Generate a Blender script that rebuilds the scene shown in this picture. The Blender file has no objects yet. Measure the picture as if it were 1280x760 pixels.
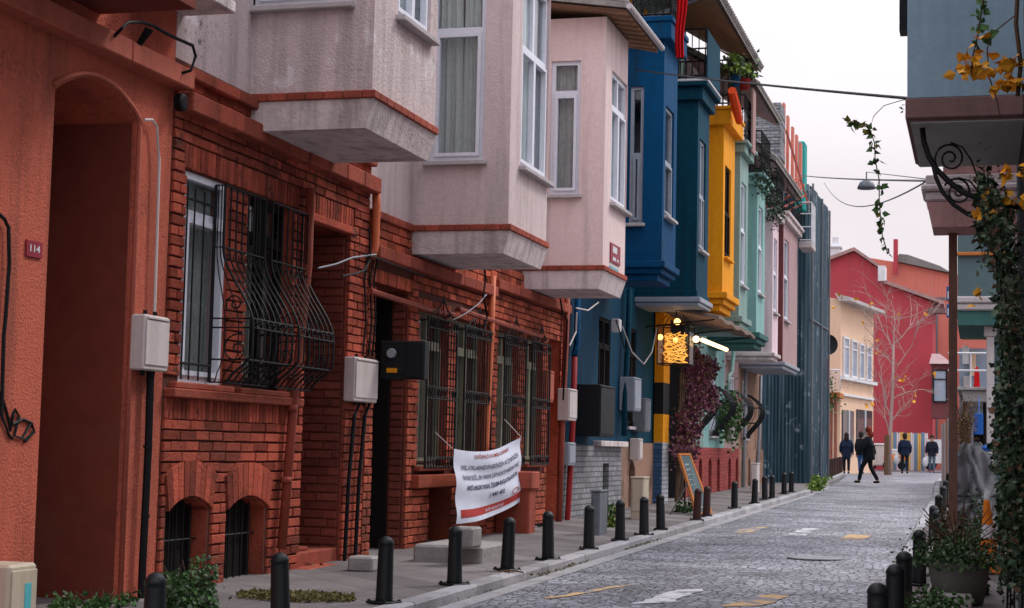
import bpy, math, random
from mathutils import Vector, Matrix
random.seed(7)
SC=bpy.context.scene
COL=SC.collection
R=math.radians
# ------------------------------------------------------------------ camera model (photo pixels 1280x760 -> world)
f=2100.;H=1.35;VPX,VPY=1225.,572.;ROLL=.022;S=.0081;CX,CY=640.,380.
def _axes():
    v=Vector((VPX-CX,-(VPY-CY),-f)).normalized()
    a=ROLL;b=1.;c=-(a*v[0]+b*v[1])/v[2]
    u=Vector((a,b,c)).normalized();x=v.cross(u)
    return Matrix((x,v,u))
M=_axes();CAM=Vector((0,0,H))
def ray(px,py): return M@Vector((px-CX,-(py-CY),-f))
def PX(px,py,X): d=ray(px,py);return CAM+d*(X/d[0])
def PY(px,py,Y): d=ray(px,py);return CAM+d*(Y/d[1])
def PG(px,py,dz=0): d=ray(px,py);return CAM+d*((dz-H)/(d[2]-S*d[1]))
def gz(y): return S*y
# ------------------------------------------------------------------ mesh builder
ORG={}
class MB:
    def __init__(s,T=None): s.v=[];s.f=[];s.T=T;s.cur=0;s.mi=[];s.back=0
    def add(s,vs,fs):
        n=len(s.v)
        if s.T: vs=[s.T(*p) for p in vs]
        s.v+= [tuple(p) for p in vs]; s.f+=[tuple(i+n for i in q) for q in fs];s.mi+=[s.cur]*len(fs)
    def box(s,a0,a1,b0,b1,c0,c1):
        s.add([(a0,b0,c0),(a1,b0,c0),(a1,b1,c0),(a0,b1,c0),(a0,b0,c1),(a1,b0,c1),(a1,b1,c1),(a0,b1,c1)],
              [(0,3,2,1),(4,5,6,7),(0,1,5,4),(1,2,6,5),(2,3,7,6),(3,0,4,7)])
    def cbox(s,a0,a1,b0,b1,c0,c1,k=.01):
        # box whose c1 face is chamfered
        s.add([(a0,b0,c0),(a1,b0,c0),(a1,b1,c0),(a0,b1,c0),(a0,b0,c1-k),(a1,b0,c1-k),(a1,b1,c1-k),(a0,b1,c1-k),
               (a0+k,b0+k,c1),(a1-k,b0+k,c1),(a1-k,b1-k,c1),(a0+k,b1-k,c1)],
              [(0,1,5,4),(1,2,6,5),(2,3,7,6),(3,0,4,7),(4,5,9,8),(5,6,10,9),(6,7,11,10),(7,4,8,11),(8,9,10,11)])
    def rbox(s,a0,a1,b0,b1,c0,c1,k=.01):
        # box chamfered on all edges
        X=[a0,a1];Y=[b0,b1];Z=[c0,c1];vs=[];idx={}
        for i in (0,1):
            for j in (0,1):
                for l in (0,1):
                    for ax in range(3):
                        p=[X[i],Y[j],Z[l]];sg=[1 if i==0 else -1,1 if j==0 else -1,1 if l==0 else -1]
                        for q in range(3):
                            if q!=ax: p[q]+=sg[q]*k
                        idx[(i,j,l,ax)]=len(vs);vs.append(tuple(p))
        fs=[]
        for ax in range(3):
            for e in (0,1):
                c=[]
                for (m,n) in ((0,0),(1,0),(1,1),(0,1)):
                    t=[m,n];t.insert(ax,e);c.append(idx[(*t,ax)])
                fs.append(tuple(c))
        for ax in range(3):
            o=[q for q in range(3) if q!=ax]
            for m in (0,1):
                for n in (0,1):
                    def key(e,a):
                        t=[0,0,0];t[ax]=e;t[o[0]]=m;t[o[1]]=n;return idx[(*t,a)]
                    fs.append((key(0,o[0]),key(1,o[0]),key(1,o[1]),key(0,o[1])))
        for i in (0,1):
            for j in (0,1):
                for l in (0,1): fs.append((idx[(i,j,l,0)],idx[(i,j,l,1)],idx[(i,j,l,2)]))
        s.add(vs,fs)
    def quad(s,a,b,c,d): s.add([a,b,c,d],[(0,1,2,3)])
    def prism(s,poly,c0,c1):
        n=len(poly)
        s.add([(a,b,c0) for a,b in poly]+[(a,b,c1) for a,b in poly],
              [tuple(range(n-1,-1,-1)),tuple(range(n,2*n))]+[(i,(i+1)%n,n+(i+1)%n,n+i) for i in range(n)])
    def tube(s,pts,r,n=6,cap=True):
        pts=[Vector(p) for p in pts];rs=r if isinstance(r,(list,tuple)) else [r]*len(pts)
        vs=[];fs=[]
        for i,p in enumerate(pts):
            d=(pts[min(i+1,len(pts)-1)]-pts[max(i-1,0)])
            if d.length<1e-9:d=Vector((0,0,1))
            d.normalize();a=d.cross(Vector((0,0,1)) if abs(d.z)<.9 else Vector((1,0,0))).normalized();b=d.cross(a)
            for k in range(n):
                t=2*math.pi*k/n;vs.append(p+(a*math.cos(t)+b*math.sin(t))*rs[i])
        for i in range(len(pts)-1):
            for k in range(n): fs.append((i*n+k,i*n+(k+1)%n,(i+1)*n+(k+1)%n,(i+1)*n+k))
        if cap: fs+= [tuple(range(n-1,-1,-1)),tuple(range((len(pts)-1)*n,len(pts)*n))]
        s.add(vs,fs)
    def lathe(s,prof,c,n=16,ax=2):
        vs=[];fs=[]
        for r,h in prof:
            for k in range(n):
                t=2*math.pi*k/n;p=[r*math.cos(t),r*math.sin(t)];p.insert(ax,h)
                vs.append((c[0]+p[0],c[1]+p[1],c[2]+p[2]))
        for i in range(len(prof)-1):
            for k in range(n): fs.append((i*n+k,i*n+(k+1)%n,(i+1)*n+(k+1)%n,(i+1)*n+k))
        fs+=[tuple(range(n-1,-1,-1)),tuple(range((len(prof)-1)*n,len(prof)*n))]
        s.add(vs,fs)
    def ball(s,c,r,n=8,sx=1,sy=1,sz=1):
        m=max(3,n//2)
        vs=[];fs=[]
        for i in range(m+1):
            a=math.pi*i/m
            for k in range(n):
                t=2*math.pi*k/n;vs.append((c[0]+sx*r*math.sin(a)*math.cos(t),c[1]+sy*r*math.sin(a)*math.sin(t),c[2]+sz*r*math.cos(a)))
        for i in range(m):
            for k in range(n): fs.append((i*n+k,i*n+(k+1)%n,(i+1)*n+(k+1)%n,(i+1)*n+k))
        s.add(vs,fs)
    def leaf(s,c,size,tilt=1.):
        # a folded, pointed five-sided leaf
        c=Vector(c);d=Vector((random.gauss(0,1),random.gauss(0,1),random.gauss(-.3,1)*tilt)).normalized()
        e=d.cross(Vector((random.gauss(0,1),random.gauss(0,1),random.gauss(0,1)))).normalized();n=d.cross(e)
        L=size*random.uniform(.7,1.3);W=L*.42
        p=[c,c+d*L*.35+e*W+n*L*.12,c+d*L,c+d*L*.35-e*W+n*L*.12,c+d*L*.5]
        s.add(p,[(0,1,4),(1,2,4),(0,4,3),(4,2,3)])
    def wall(s,u0,u1,v0,v1,holes,th,w=0,sides=True):
        us=sorted(set([u0,u1]+[min(max(h[i],u0),u1) for h in holes for i in (0,1)]))
        vs=sorted(set([v0,v1]+[min(max(h[i],v0),v1) for h in holes for i in (2,3)]))
        for a,b in zip(us,us[1:]):
            for c,d in zip(vs,vs[1:]):
                m,n=(a+b)/2,(c+d)/2
                if any(h[0]<m<h[1] and h[2]<n<h[3] for h in holes): continue
                s.cur=s.back;s.quad((a,c,w),(b,c,w),(b,d,w),(a,d,w));s.cur=0; s.quad((a,c,w-th),(a,d,w-th),(b,d,w-th),(b,c,w-th))
        rects=[(h[0],h[1],h[2],h[3]) for h in holes]+([(u0,u1,v0,v1)] if sides else [])
        for a,b,c,d in rects:
            for p,q in (((a,c),(a,d)),((a,d),(b,d)),((b,d),(b,c)),((b,c),(a,c))):
                s.quad((*p,w),(*q,w),(*q,w-th),(*p,w-th))
    def bricks(s,u0,u1,v0,v1,holes=(),ch=.09,bl=.3,w=0,d=.026,gap=.016):
        v=v0;row=0
        n=max(1,round((v1-v0)/ch));ch=(v1-v0)/n
        for row in range(n):
            a,b=v0+row*ch+gap/2,v0+(row+1)*ch-gap/2
            m=(a+b)/2
            segs=[(u0,u1)]
            for h in holes:
                if h[2]-ch*.4<m<h[3]+ch*.4:
                    ns=[]
                    for p,q in segs:
                        if h[1]<=p or h[0]>=q: ns.append((p,q));continue
                        if h[0]-p>.03: ns.append((p,h[0]))
                        if q-h[1]>.03: ns.append((h[1],q))
                    segs=ns
            for p,q in segs:
                u=p;first=True
                while u<q-.01:
                    L=bl*random.uniform(.85,1.15)
                    if first: L*= (.5 if row%2 else 1.);first=False
                    e=min(u+L,q)
                    if q-e<.07:e=q
                    j=random.uniform(-.006,.006);k=random.uniform(-.004,.004)
                    s.cbox(u+gap/2,e-gap/2,a+k,b+k,w-.01,w+d+j,.005)
                    u=e
    def build(s,name,mat,parent=None,loc=None,smooth=False):
        me=bpy.data.meshes.new(name)
        o=bpy.data.objects.new(name,me)
        if parent is not None:
            org=ORG.get(parent.name,Vector((0,0,0)));o.parent=parent
        else:
            org=Vector(loc) if loc is not None else Vector((0,0,0));o.location=org
        ORG[o.name]=org
        me.from_pydata([(p[0]-org[0],p[1]-org[1],p[2]-org[2]) for p in s.v],[],s.f)
        for q in (mat if isinstance(mat,list) else [mat]): me.materials.append(q)
        if isinstance(mat,list): me.polygons.foreach_set('material_index',s.mi)
        if smooth:
            me.polygons.foreach_set('use_smooth',[True]*len(me.polygons))
        me.update();COL.objects.link(o)
        return o
def thing(name,label,cat,loc=(0,0,0),group=None):
    o=bpy.data.objects.new(name,None);COL.objects.link(o);o.location=loc;o.empty_display_size=.2
    ORG[o.name]=Vector(loc);return tag(o,label,cat,group)
def tag(o,label,cat,group=None):
    o['label']=label;o['category']=cat
    if group:o['group']=group
    return o
def struct(o): o['kind']='structure';return o
def copy_tree(o,parent=None):
    c=o.copy();COL.objects.link(c);c.parent=parent
    ORG[c.name]=ORG.get(o.name,Vector())
    for ch in list(o.children): copy_tree(ch,c)
    return c
def FT(X): return lambda u,v,w:(X+w,u,v)          # wall parallel to the street, facing +X ; u=y v=z
def RT(X): return lambda u,v,w:(X-w,u,v)          # right hand wall facing -X
def ST(Y): return lambda u,v,w:(u,Y-w,v)          # wall facing the camera ; u=x v=z
# ------------------------------------------------------------------ materials
def pm(name,c1,c2=None,sc=2.,rough=.85,bump=.15,bsc=45.,metal=0.,dirt=0.,dcol=(.05,.045,.04),streak=True,spec=.18,brick=None,chip=0.,ccol=(.45,.42,.38),det=6,emit=None,isl=0.,spots=0.,spcol=(.03,.028,.026),spsc=14.):
    m=bpy.data.materials.new(name);m.use_nodes=True;nt=m.node_tree;N=nt.nodes;L=nt.links
    b=N['Principled BSDF'];b.inputs['Roughness'].default_value=rough;b.inputs['Metallic'].default_value=metal
    b.inputs['Specular IOR Level'].default_value=spec
    if emit: b.inputs['Emission Color'].default_value=(*emit[0],1);b.inputs['Emission Strength'].default_value=emit[1]
    tc=N.new('ShaderNodeTexCoord')
    if c2 is None: c2=tuple(x*.78 for x in c1)
    def noise(scale,detail=det,vec=None,rg=.6):
        n=N.new('ShaderNodeTexNoise');n.inputs['Scale'].default_value=scale;n.inputs['Detail'].default_value=detail;n.inputs['Roughness'].default_value=rg
        L.new(vec or tc.outputs['Object'],n.inputs['Vector']);return n
    def ramp(src,a,bb):
        r=N.new('ShaderNodeMapRange');r.inputs[1].default_value=a;r.inputs[2].default_value=bb;L.new(src,r.inputs[0]);return r.outputs[0]
    def mix(fac,A,B):
        x=N.new('ShaderNodeMix');x.data_type='RGBA'
        L.new(fac,x.inputs[0])
        for s_,v in ((6,A),(7,B)):
            if isinstance(v,tuple): x.inputs[s_].default_value=(*v,1)
            else: L.new(v,x.inputs[s_])
        return x.outputs[2]
    n1=noise(sc);col=mix(ramp(n1.outputs[0],.3,.7),c1,c2)
    hs=noise(bsc*.35,3);col=mix(ramp(hs.outputs[0],.25,.9),col,tuple(min(1,x*1.12) for x in c1))
    if spots>0:
        s1=noise(spsc,8,rg=.75);s2=noise(.9,3)
        ma=N.new('ShaderNodeMath');ma.operation='MULTIPLY';L.new(ramp(s1.outputs[0],.52,.60),ma.inputs[0]);L.new(ramp(s2.outputs[0],.60-spots*.25,.72-spots*.25),ma.inputs[1]);col=mix(ma.outputs[0],col,spcol)
    if isl>0:
        gi=N.new('ShaderNodeNewGeometry');rg_=N.new('ShaderNodeMapRange');rg_.inputs[3].default_value=1-isl;rg_.inputs[4].default_value=1+isl*.55;L.new(gi.outputs['Random Per Island'],rg_.inputs[0])
        hv=N.new('ShaderNodeHueSaturation');L.new(col,hv.inputs['Color']);L.new(rg_.outputs[0],hv.inputs['Value']);col=hv.outputs[0]
    hgt=None
    if brick:
        # brick=(length,height,mortar colour,mortar size)
        sx=N.new('ShaderNodeSeparateXYZ');L.new(tc.outputs['Object'],sx.inputs[0])
        ad=N.new('ShaderNodeMath');ad.operation='ADD';L.new(sx.outputs[0],ad.inputs[0]);L.new(sx.outputs[1],ad.inputs[1])
        cb=N.new('ShaderNodeCombineXYZ');L.new(ad.outputs[0],cb.inputs[0]);L.new(sx.outputs[2],cb.inputs[1])
        bt=N.new('ShaderNodeTexBrick');L.new(cb.outputs[0],bt.inputs['Vector']);bt.inputs['Scale'].default_value=1.
        bt.inputs['Brick Width'].default_value=brick[0];bt.inputs['Row Height'].default_value=brick[1];bt.inputs['Mortar Size'].default_value=brick[3];bt.inputs['Mortar Smooth'].default_value=.3
        L.new(col,bt.inputs['Color1'])
        dk=mix(ramp(n1.outputs[0],.0,.01),col,tuple(x*.8 for x in c2));L.new(dk,bt.inputs['Color2']);bt.inputs['Mortar'].default_value=(*brick[2],1)
        col=bt.outputs['Color'];hgt=bt.outputs['Fac']
    if chip>0:
        nc=noise(1.7,10,rg=.7);col=mix(ramp(nc.outputs[0],.62-chip*.2,.64-chip*.2),col,ccol)
    if dirt>0:
        if streak:
            mp=N.new('ShaderNodeMapping');mp.inputs['Scale'].default_value=(5,5,.35);L.new(tc.outputs['Object'],mp.inputs[0]);nd=noise(1.,6,mp.outputs[0])
        else: nd=noise(1.3,8)
        mm=N.new('ShaderNodeMath');mm.operation='MULTIPLY';L.new(ramp(nd.outputs[0],.48,.78),mm.inputs[0]);mm.inputs[1].default_value=dirt
        col=mix(mm.outputs[0],col,dcol)
    L.new(col,b.inputs['Base Color'])
    nr=noise(sc*3,4);rr=N.new('ShaderNodeMapRange');rr.inputs[3].default_value=max(.05,rough-.12);rr.inputs[4].default_value=min(1,rough+.1);L.new(nr.outputs[0],rr.inputs[0]);L.new(rr.outputs[0],b.inputs['Roughness'])
    if bump>0:
        nb=noise(bsc,5);bp=N.new('ShaderNodeBump');bp.inputs['Strength'].default_value=bump;bp.inputs['Distance'].default_value=.02
        L.new(nb.outputs[0],bp.inputs['Height']);last=bp.outputs[0]
        if hgt is not None:
            b2=N.new('ShaderNodeBump');b2.invert=True;b2.inputs['Strength'].default_value=.8;b2.inputs['Distance'].default_value=.012;L.new(hgt,b2.inputs['Height']);L.new(last,b2.inputs['Normal']);last=b2.outputs[0]
        L.new(last,b.inputs['Normal'])
    return m
MT={}
def mk(k,*a,**kw): MT[k]=pm(k,*a,**kw);return MT[k]
mk('orange_stucco',(.60,.145,.088),(.42,.095,.06),bump=1.,bsc=48,dirt=.75,dcol=(.20,.065,.048),sc=.9,spots=.4,spcol=(.22,.07,.05),spsc=30.)
mk('orange_trim',(.46,.125,.085),bump=.25,dirt=.4,dcol=(.18,.05,.035))
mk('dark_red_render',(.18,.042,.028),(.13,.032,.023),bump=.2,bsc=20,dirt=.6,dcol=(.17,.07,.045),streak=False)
mk('red_brick_paint',(.47,.10,.06),(.27,.056,.037),sc=2.5,bump=1.,bsc=30,dirt=.85,dcol=(.12,.05,.038),streak=False,rough=.85,isl=.52,spots=.4,spcol=(.08,.04,.03),spsc=8.,spec=.1)
mk('orange_brick_paint',(.54,.122,.068),(.32,.075,.046),sc=2.5,bump=1.,bsc=30,dirt=.8,dcol=(.13,.055,.04),streak=False,rough=.85,isl=.50,spots=.4,spcol=(.08,.04,.03),spsc=8.,spec=.1)
mk('red_cornice',(.42,.095,.058),(.28,.062,.042),sc=4,bump=.6,dirt=.7,dcol=(.12,.045,.033),isl=.3)
mk('old_pot',(.13,.135,.12),(.08,.08,.07),sc=4,bump=.5,bsc=20,dirt=.6,dcol=(.04,.045,.03),streak=False)
mk('old_frame',(.26,.25,.19),(.18,.17,.13),sc=4,bump=.3,dirt=.5,dcol=(.07,.06,.05))
mk('mauve_clean',(.68,.555,.545),(.57,.46,.455),sc=.8,bump=.5,bsc=42,dirt=.75,dcol=(.32,.26,.25))
mk('shaded_recess_brick',(.24,.065,.045),(.16,.045,.033),sc=3,bump=.6,bsc=55,dirt=.6,dcol=(.06,.03,.025),streak=False,isl=.35)  # brown unpainted brick, its colour darkened to carry the shade of the door recesses
mk('old_mortar',(.12,.036,.026),(.07,.025,.02),bump=.6,dirt=.5,dcol=(.04,.025,.02))
mk('mauve_stucco',(.70,.575,.565),(.55,.445,.44),sc=1.1,bump=.8,bsc=42,dirt=.75,dcol=(.25,.205,.20),chip=.14,ccol=(.80,.73,.72),spots=.3,spcol=(.12,.10,.10))
mk('pink_stucco',(.80,.62,.60),(.70,.53,.515),sc=1.,bump=.35,bsc=45,dirt=.75,dcol=(.42,.33,.31))
mk('bare_concrete',(.72,.62,.61),(.46,.38,.37),sc=2,bump=.6,bsc=26,dirt=.85,dcol=(.14,.12,.115))
mk('soffit_plaster',(.52,.42,.42),bump=.2,dirt=.4,streak=False)
mk('white_pvc',(.74,.75,.82),(.68,.69,.76),bump=.03,rough=.4,dirt=.15,dcol=(.4,.4,.42))
mk('grey_frame',(.30,.33,.38),bump=.05,rough=.5)
mk('sill_stone',(.52,.48,.48),bump=.3,dirt=.5,dcol=(.18,.16,.15),streak=False)
mk('black_iron',(.005,.006,.008),(.012,.011,.011),sc=12,bump=.2,rough=.6,spec=.25)
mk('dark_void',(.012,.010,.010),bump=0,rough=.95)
mk('dark_wood',(.014,.011,.010),(.008,.007,.007),bump=.3,bsc=20,rough=.85,spec=.1)
mk('rust_pipe',(.30,.065,.04),(.22,.05,.035),bump=.3,rough=.6,dirt=.4)
mk('orange_pipe',(.62,.16,.07),bump=.15,rough=.5,dirt=.3)
mk('box_plastic',(.62,.55,.53),(.55,.49,.47),bump=.08,rough=.5,dirt=.5,dcol=(.25,.2,.18))
mk('beige_plastic',(.52,.44,.34),(.45,.38,.30),bump=.08,rough=.5,dirt=.45,dcol=(.2,.15,.1))
mk('grey_metal',(.15,.165,.185),bump=.1,rough=.5,dirt=.4)
mk('dark_metal',(.010,.013,.016),bump=.1,rough=.6,spec=.2)
mk('black_rubber',(.006,.006,.008),bump=.15,rough=.6)
mk('bollard_paint',(.004,.007,.009),(.008,.011,.013),sc=10,bump=.25,bsc=60,rough=.5,spec=.3,chip=.03,ccol=(.05,.05,.05),dirt=.5,dcol=(.03,.028,.026))
mk('brown_bollard',(.06,.025,.022),(.04,.02,.02),sc=10,bump=.2,rough=.5)
mk('curtain',(.80,.78,.76),(.66,.63,.61),bump=0,rough=.95)
mk('lace_curtain',(.66,.61,.58),(.42,.38,.36),sc=9,bump=.2,rough=.95)
mk('blue_paint',(.002,.066,.17),(.003,.045,.12),sc=.6,bump=.4,bsc=22,rough=.8,dirt=.85,dcol=(.012,.035,.06),spec=.1)
mk('blue_lower',(.004,.05,.10),(.004,.032,.062),bump=.3,rough=.75,dirt=.8,dcol=(.012,.02,.03),spec=.1)
mk('teal_paint',(.003,.054,.092),(.004,.036,.064),sc=.6,bump=.4,bsc=22,rough=.8,dirt=.85,dcol=(.01,.026,.036),spec=.1)
mk('yellow_paint',(.84,.34,.012),(.68,.26,.012),sc=.6,bump=.3,rough=.75,dirt=.7,dcol=(.40,.16,.03),spec=.1)
mk('black_paint',(.012,.012,.014),bump=.1,rough=.6)
mk('sage_paint',(.25,.37,.34),(.19,.29,.27),sc=.6,bump=.35,rough=.75,dirt=.75,dcol=(.10,.14,.13))
mk('turquoise_paint',(.26,.47,.44),(.20,.38,.36),sc=.6,bump=.3,rough=.75,dirt=.7,dcol=(.11,.18,.17))
mk('dark_green_paint',(.05,.14,.13),bump=.2,dirt=.3)
mk('pale_pink_paint',(.78,.60,.64),(.66,.50,.54),sc=.8,bump=.3,dirt=.6,dcol=(.3,.22,.22))
mk('maroon_paint',(.16,.05,.055),bump=.25,dirt=.3)
mk('dusky_pink_paint',(.42,.28,.28),(.34,.22,.22),bump=.3,dirt=.5,dcol=(.16,.1,.1))
mk('grey_brick',(.34,.34,.36),(.26,.26,.28),brick=(.24,.09,(.13,.13,.14),.012),dirt=.35,streak=False)
mk('blue_brick',(.06,.14,.28),(.05,.11,.22),brick=(.24,.09,(.03,.06,.12),.01))
mk('white_brick',(.55,.55,.58),(.45,.45,.48),brick=(.2,.09,(.25,.25,.27),.012))
mk('tan_plaster',(.34,.20,.14),(.24,.15,.11),bump=.5,dirt=.6,chip=.25,ccol=(.2,.13,.1),streak=False)
mk('red_lower',(.42,.07,.06),(.32,.055,.05),brick=(.22,.085,(.22,.05,.045),.01),dirt=.3)
mk('red_paint',(.30,.02,.022),(.22,.018,.02),bump=.2,rough=.6,dirt=.6,dcol=(.08,.02,.02))
mk('hoarding_teal',(.030,.072,.098),(.018,.046,.066),sc=.8,bump=.15,rough=.45,metal=.1,dirt=.95,dcol=(.15,.22,.27),chip=.10,ccol=(.22,.28,.32))
mk('netting',(.03,.33,.30),bump=.3,rough=.8)
mk('crimson_render',(.46,.062,.08),(.38,.052,.068),sc=.5,bump=.2,dirt=.6,dcol=(.30,.07,.07))
mk('salmon_render',(.64,.20,.15),(.56,.17,.13),sc=.6,bump=.2,dirt=.4,dcol=(.42,.14,.12))
mk('peach_render',(.78,.53,.37),(.70,.47,.33),sc=.6,bump=.1,dirt=.4,dcol=(.56,.36,.26))
mk('roof_grey',(.22,.21,.20),bump=.4,bsc=20,dirt=.3)
mk('roof_tile',(.24,.17,.14),(.15,.12,.11),sc=8,bump=.8,bsc=20,dirt=.4)
mk('roof_edge',(.30,.27,.25),(.16,.15,.14),sc=10,bump=.8,bsc=25,dirt=.4)
mk('soffit_wood',(.34,.20,.12),(.2,.12,.08),sc=1.5,bump=.3,dirt=.5,streak=False)
mk('slate_blue_render',(.26,.37,.45),(.21,.31,.38),sc=.9,bump=.15,bsc=30,dirt=.5,dcol=(.14,.20,.24))
mk('brown_band',(.20,.115,.11),bump=.2,dirt=.4)
mk('grey_soffit',(.42,.43,.40),bump=.1,dirt=.2,streak=False)
mk('rose_render',(.42,.25,.24),(.33,.2,.19),bump=.3,dirt=.6,dcol=(.16,.10,.09))
mk('green_grey_render',(.10,.15,.16),(.085,.13,.14),bump=.15)
mk('dark_slate_wall',(.04,.06,.075),(.03,.045,.06),bump=.3,dirt=.3)
mk('white_paint',(.72,.72,.74),bump=.1,dirt=.3,dcol=(.4,.4,.4))
mk('post_wood',(.20,.11,.085),(.12,.07,.055),sc=6,bump=.8,bsc=25,dirt=.5)
mk('stone_block',(.36,.34,.33),(.27,.26,.25),sc=3,bump=.6,bsc=25,dirt=.4,streak=False)
mk('pavement_mat',(.25,.225,.22),(.17,.15,.15),sc=1.5,bump=.6,bsc=18,dirt=.7,dcol=(.09,.075,.07),streak=False,brick=(.6,.6,(.1,.095,.09),.008))
mk('kerb_stone',(.40,.385,.40),(.27,.26,.27),sc=2.5,bump=.6,bsc=25,dirt=.6,dcol=(.13,.12,.115),streak=False,isl=.25)
mk('ground_mat',(.12,.11,.11),bump=.4,bsc=10)
mk('line_white',(.72,.70,.72),(.50,.49,.52),sc=5,bump=.6,rough=.7,chip=.55,ccol=(.27,.27,.30))
mk('line_yellow',(.66,.42,.20),(.48,.34,.20),sc=5,bump=.6,rough=.7,chip=.6,ccol=(.26,.25,.27))
mk('patch_asphalt',(.26,.26,.28),(.36,.36,.38),bump=.8,bsc=26,dirt=.4,streak=False)
mk('leaf_green',(.045,.11,.03),(.08,.15,.05),sc=9,bump=0,rough=.5,isl=.45)
mk('leaf_dark',(.018,.040,.018),(.035,.06,.028),sc=9,bump=0,rough=.55,isl=.5)
mk('leaf_lime',(.20,.30,.05),(.12,.22,.04),sc=9,bump=0,rough=.6)
mk('leaf_grey',(.12,.16,.10),(.07,.11,.06),sc=9,bump=0,rough=.6,isl=.45)
mk('leaf_yellow',(.80,.36,.02),(.62,.28,.03),sc=15,bump=0,rough=.6,isl=.35)
mk('leaf_olive',(.13,.14,.03),(.2,.17,.04),sc=15,bump=0,rough=.6)
mk('leaf_purple',(.13,.035,.065),(.22,.08,.13),sc=9,bump=0,rough=.7,isl=.5)
mk('leaf_brown',(.14,.08,.045),(.09,.055,.035),sc=9,bump=0,rough=.7,isl=.4)
mk('dry_grass',(.16,.14,.05),(.09,.08,.035),sc=9,bump=0,rough=.9)
mk('bark',(.42,.30,.27),(.3,.22,.20),sc=12,bump=.4)
mk('stem',(.08,.05,.03),bump=.3)
mk('banner_cloth',(.66,.69,.80),(.58,.61,.72),sc=3,bump=.15,bsc=12,rough=.6)
mk('banner_red',(.42,.045,.04),bump=.05)
mk('banner_ink',(.05,.06,.10),bump=0)
mk('ink_red',(.35,.07,.05),bump=0)
mk('cone_orange',(.80,.22,.02),(.66,.18,.02),bump=.1,rough=.5,dirt=.3,dcol=(.3,.12,.05))
mk('cover_grey',(.10,.10,.108),(.065,.065,.07),sc=3,bump=.7,bsc=7,rough=.6,dirt=.3,streak=False)
mk('blue_plastic',(.02,.12,.45),bump=.05,rough=.4)
mk('chalkboard',(.10,.14,.15),bump=.1)
mk('chalk',(.55,.58,.60),bump=0)
mk('orange_wood',(.50,.17,.05),bump=.3)
mk('red_cloth',(.60,.01,.015),(.48,.008,.01),bump=.1,rough=.8)
mk('orange_cloth',(.85,.09,.02),bump=.1,rough=.8)
mk('sign_red',(.30,.03,.05),bump=.05,rough=.5)
mk('sign_teal',(.10,.45,.50),bump=.05,rough=.5)
mk('sign_blue',(.05,.13,.32),bump=.05,rough=.4)
mk('skin',(.50,.27,.20),bump=0,rough=.6)
mk('red_hair',(.20,.03,.015),bump=.2,rough=.7)
mk('dark_hair',(.02,.014,.012),bump=.2,rough=.7)
mk('coat_black',(.010,.012,.016),bump=.15,rough=.9)
mk('coat_navy',(.010,.018,.042),bump=.15,rough=.9)
mk('coat_dark',(.014,.018,.03),bump=.15,rough=.9)
mk('jeans_blue',(.05,.13,.30),bump=.15,rough=.9)
mk('jeans_grey',(.09,.13,.18),bump=.15,rough=.9)
mk('shoe',(.008,.008,.008),bump=.05,rough=.6)
mk('bag_white',(.65,.65,.66),bump=.1)
mk('stripe_yellow',(.80,.52,.12),bump=.1)
mk('stripe_blue',(.10,.32,.45),bump=.1)
mk('terracotta_brick',(.45,.13,.07),(.35,.1,.06),brick=(.22,.08,(.3,.2,.16),.012))
mk('tube_light',(.9,.8,.6),bump=0,emit=((1,.62,.30),3.2))
mk('bulb_light',(.9,.8,.6),bump=0,emit=((1,.55,.16),3))
mk('fairy_light',(.7,.45,.12),bump=0,emit=((1,.48,.10),.95))
def glass_mat(name,tint,refl=.5):
    m=bpy.data.materials.new(name);m.use_nodes=True;nt=m.node_tree;N=nt.nodes;L=nt.links;N.clear()
    o=N.new('ShaderNodeOutputMaterial');mx=N.new('ShaderNodeMixShader');t=N.new('ShaderNodeBsdfTransparent');g=N.new('ShaderNodeBsdfGlossy')
    t.inputs[0].default_value=(*tint,1);g.inputs['Roughness'].default_value=.03;g.inputs[0].default_value=(.9,.95,1,1)
    lw_=N.new('ShaderNodeLayerWeight');lw_.inputs[0].default_value=.5;pw=N.new('ShaderNodeMath');pw.operation='POWER';pw.inputs[1].default_value=3.5;L.new(lw_.outputs['Facing'],pw.inputs[0]);fr=N.new('ShaderNodeMath');fr.operation='MULTIPLY_ADD';fr.inputs[1].default_value=refl;fr.inputs[2].default_value=.05;L.new(pw.outputs[0],fr.inputs[0])
    tc=N.new('ShaderNodeTexCoord');nz=N.new('ShaderNodeTexNoise');nz.inputs['Scale'].default_value=1.2;L.new(tc.outputs['Object'],nz.inputs[0])
    bp=N.new('ShaderNodeBump');bp.inputs['Strength'].default_value=.08;bp.inputs['Distance'].default_value=.05;L.new(nz.outputs[0],bp.inputs['Height']);L.new(bp.outputs[0],g.inputs['Normal'])
    L.new(fr.outputs[0],mx.inputs[0]);L.new(t.outputs[0],mx.inputs[1]);L.new(g.outputs[0],mx.inputs[2]);L.new(mx.outputs[0],o.inputs[0]);MT[name]=m
glass_mat('glass',(.86,.9,.9),.55)
glass_mat('lantern_glass',(.95,.9,.8),.2)
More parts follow.
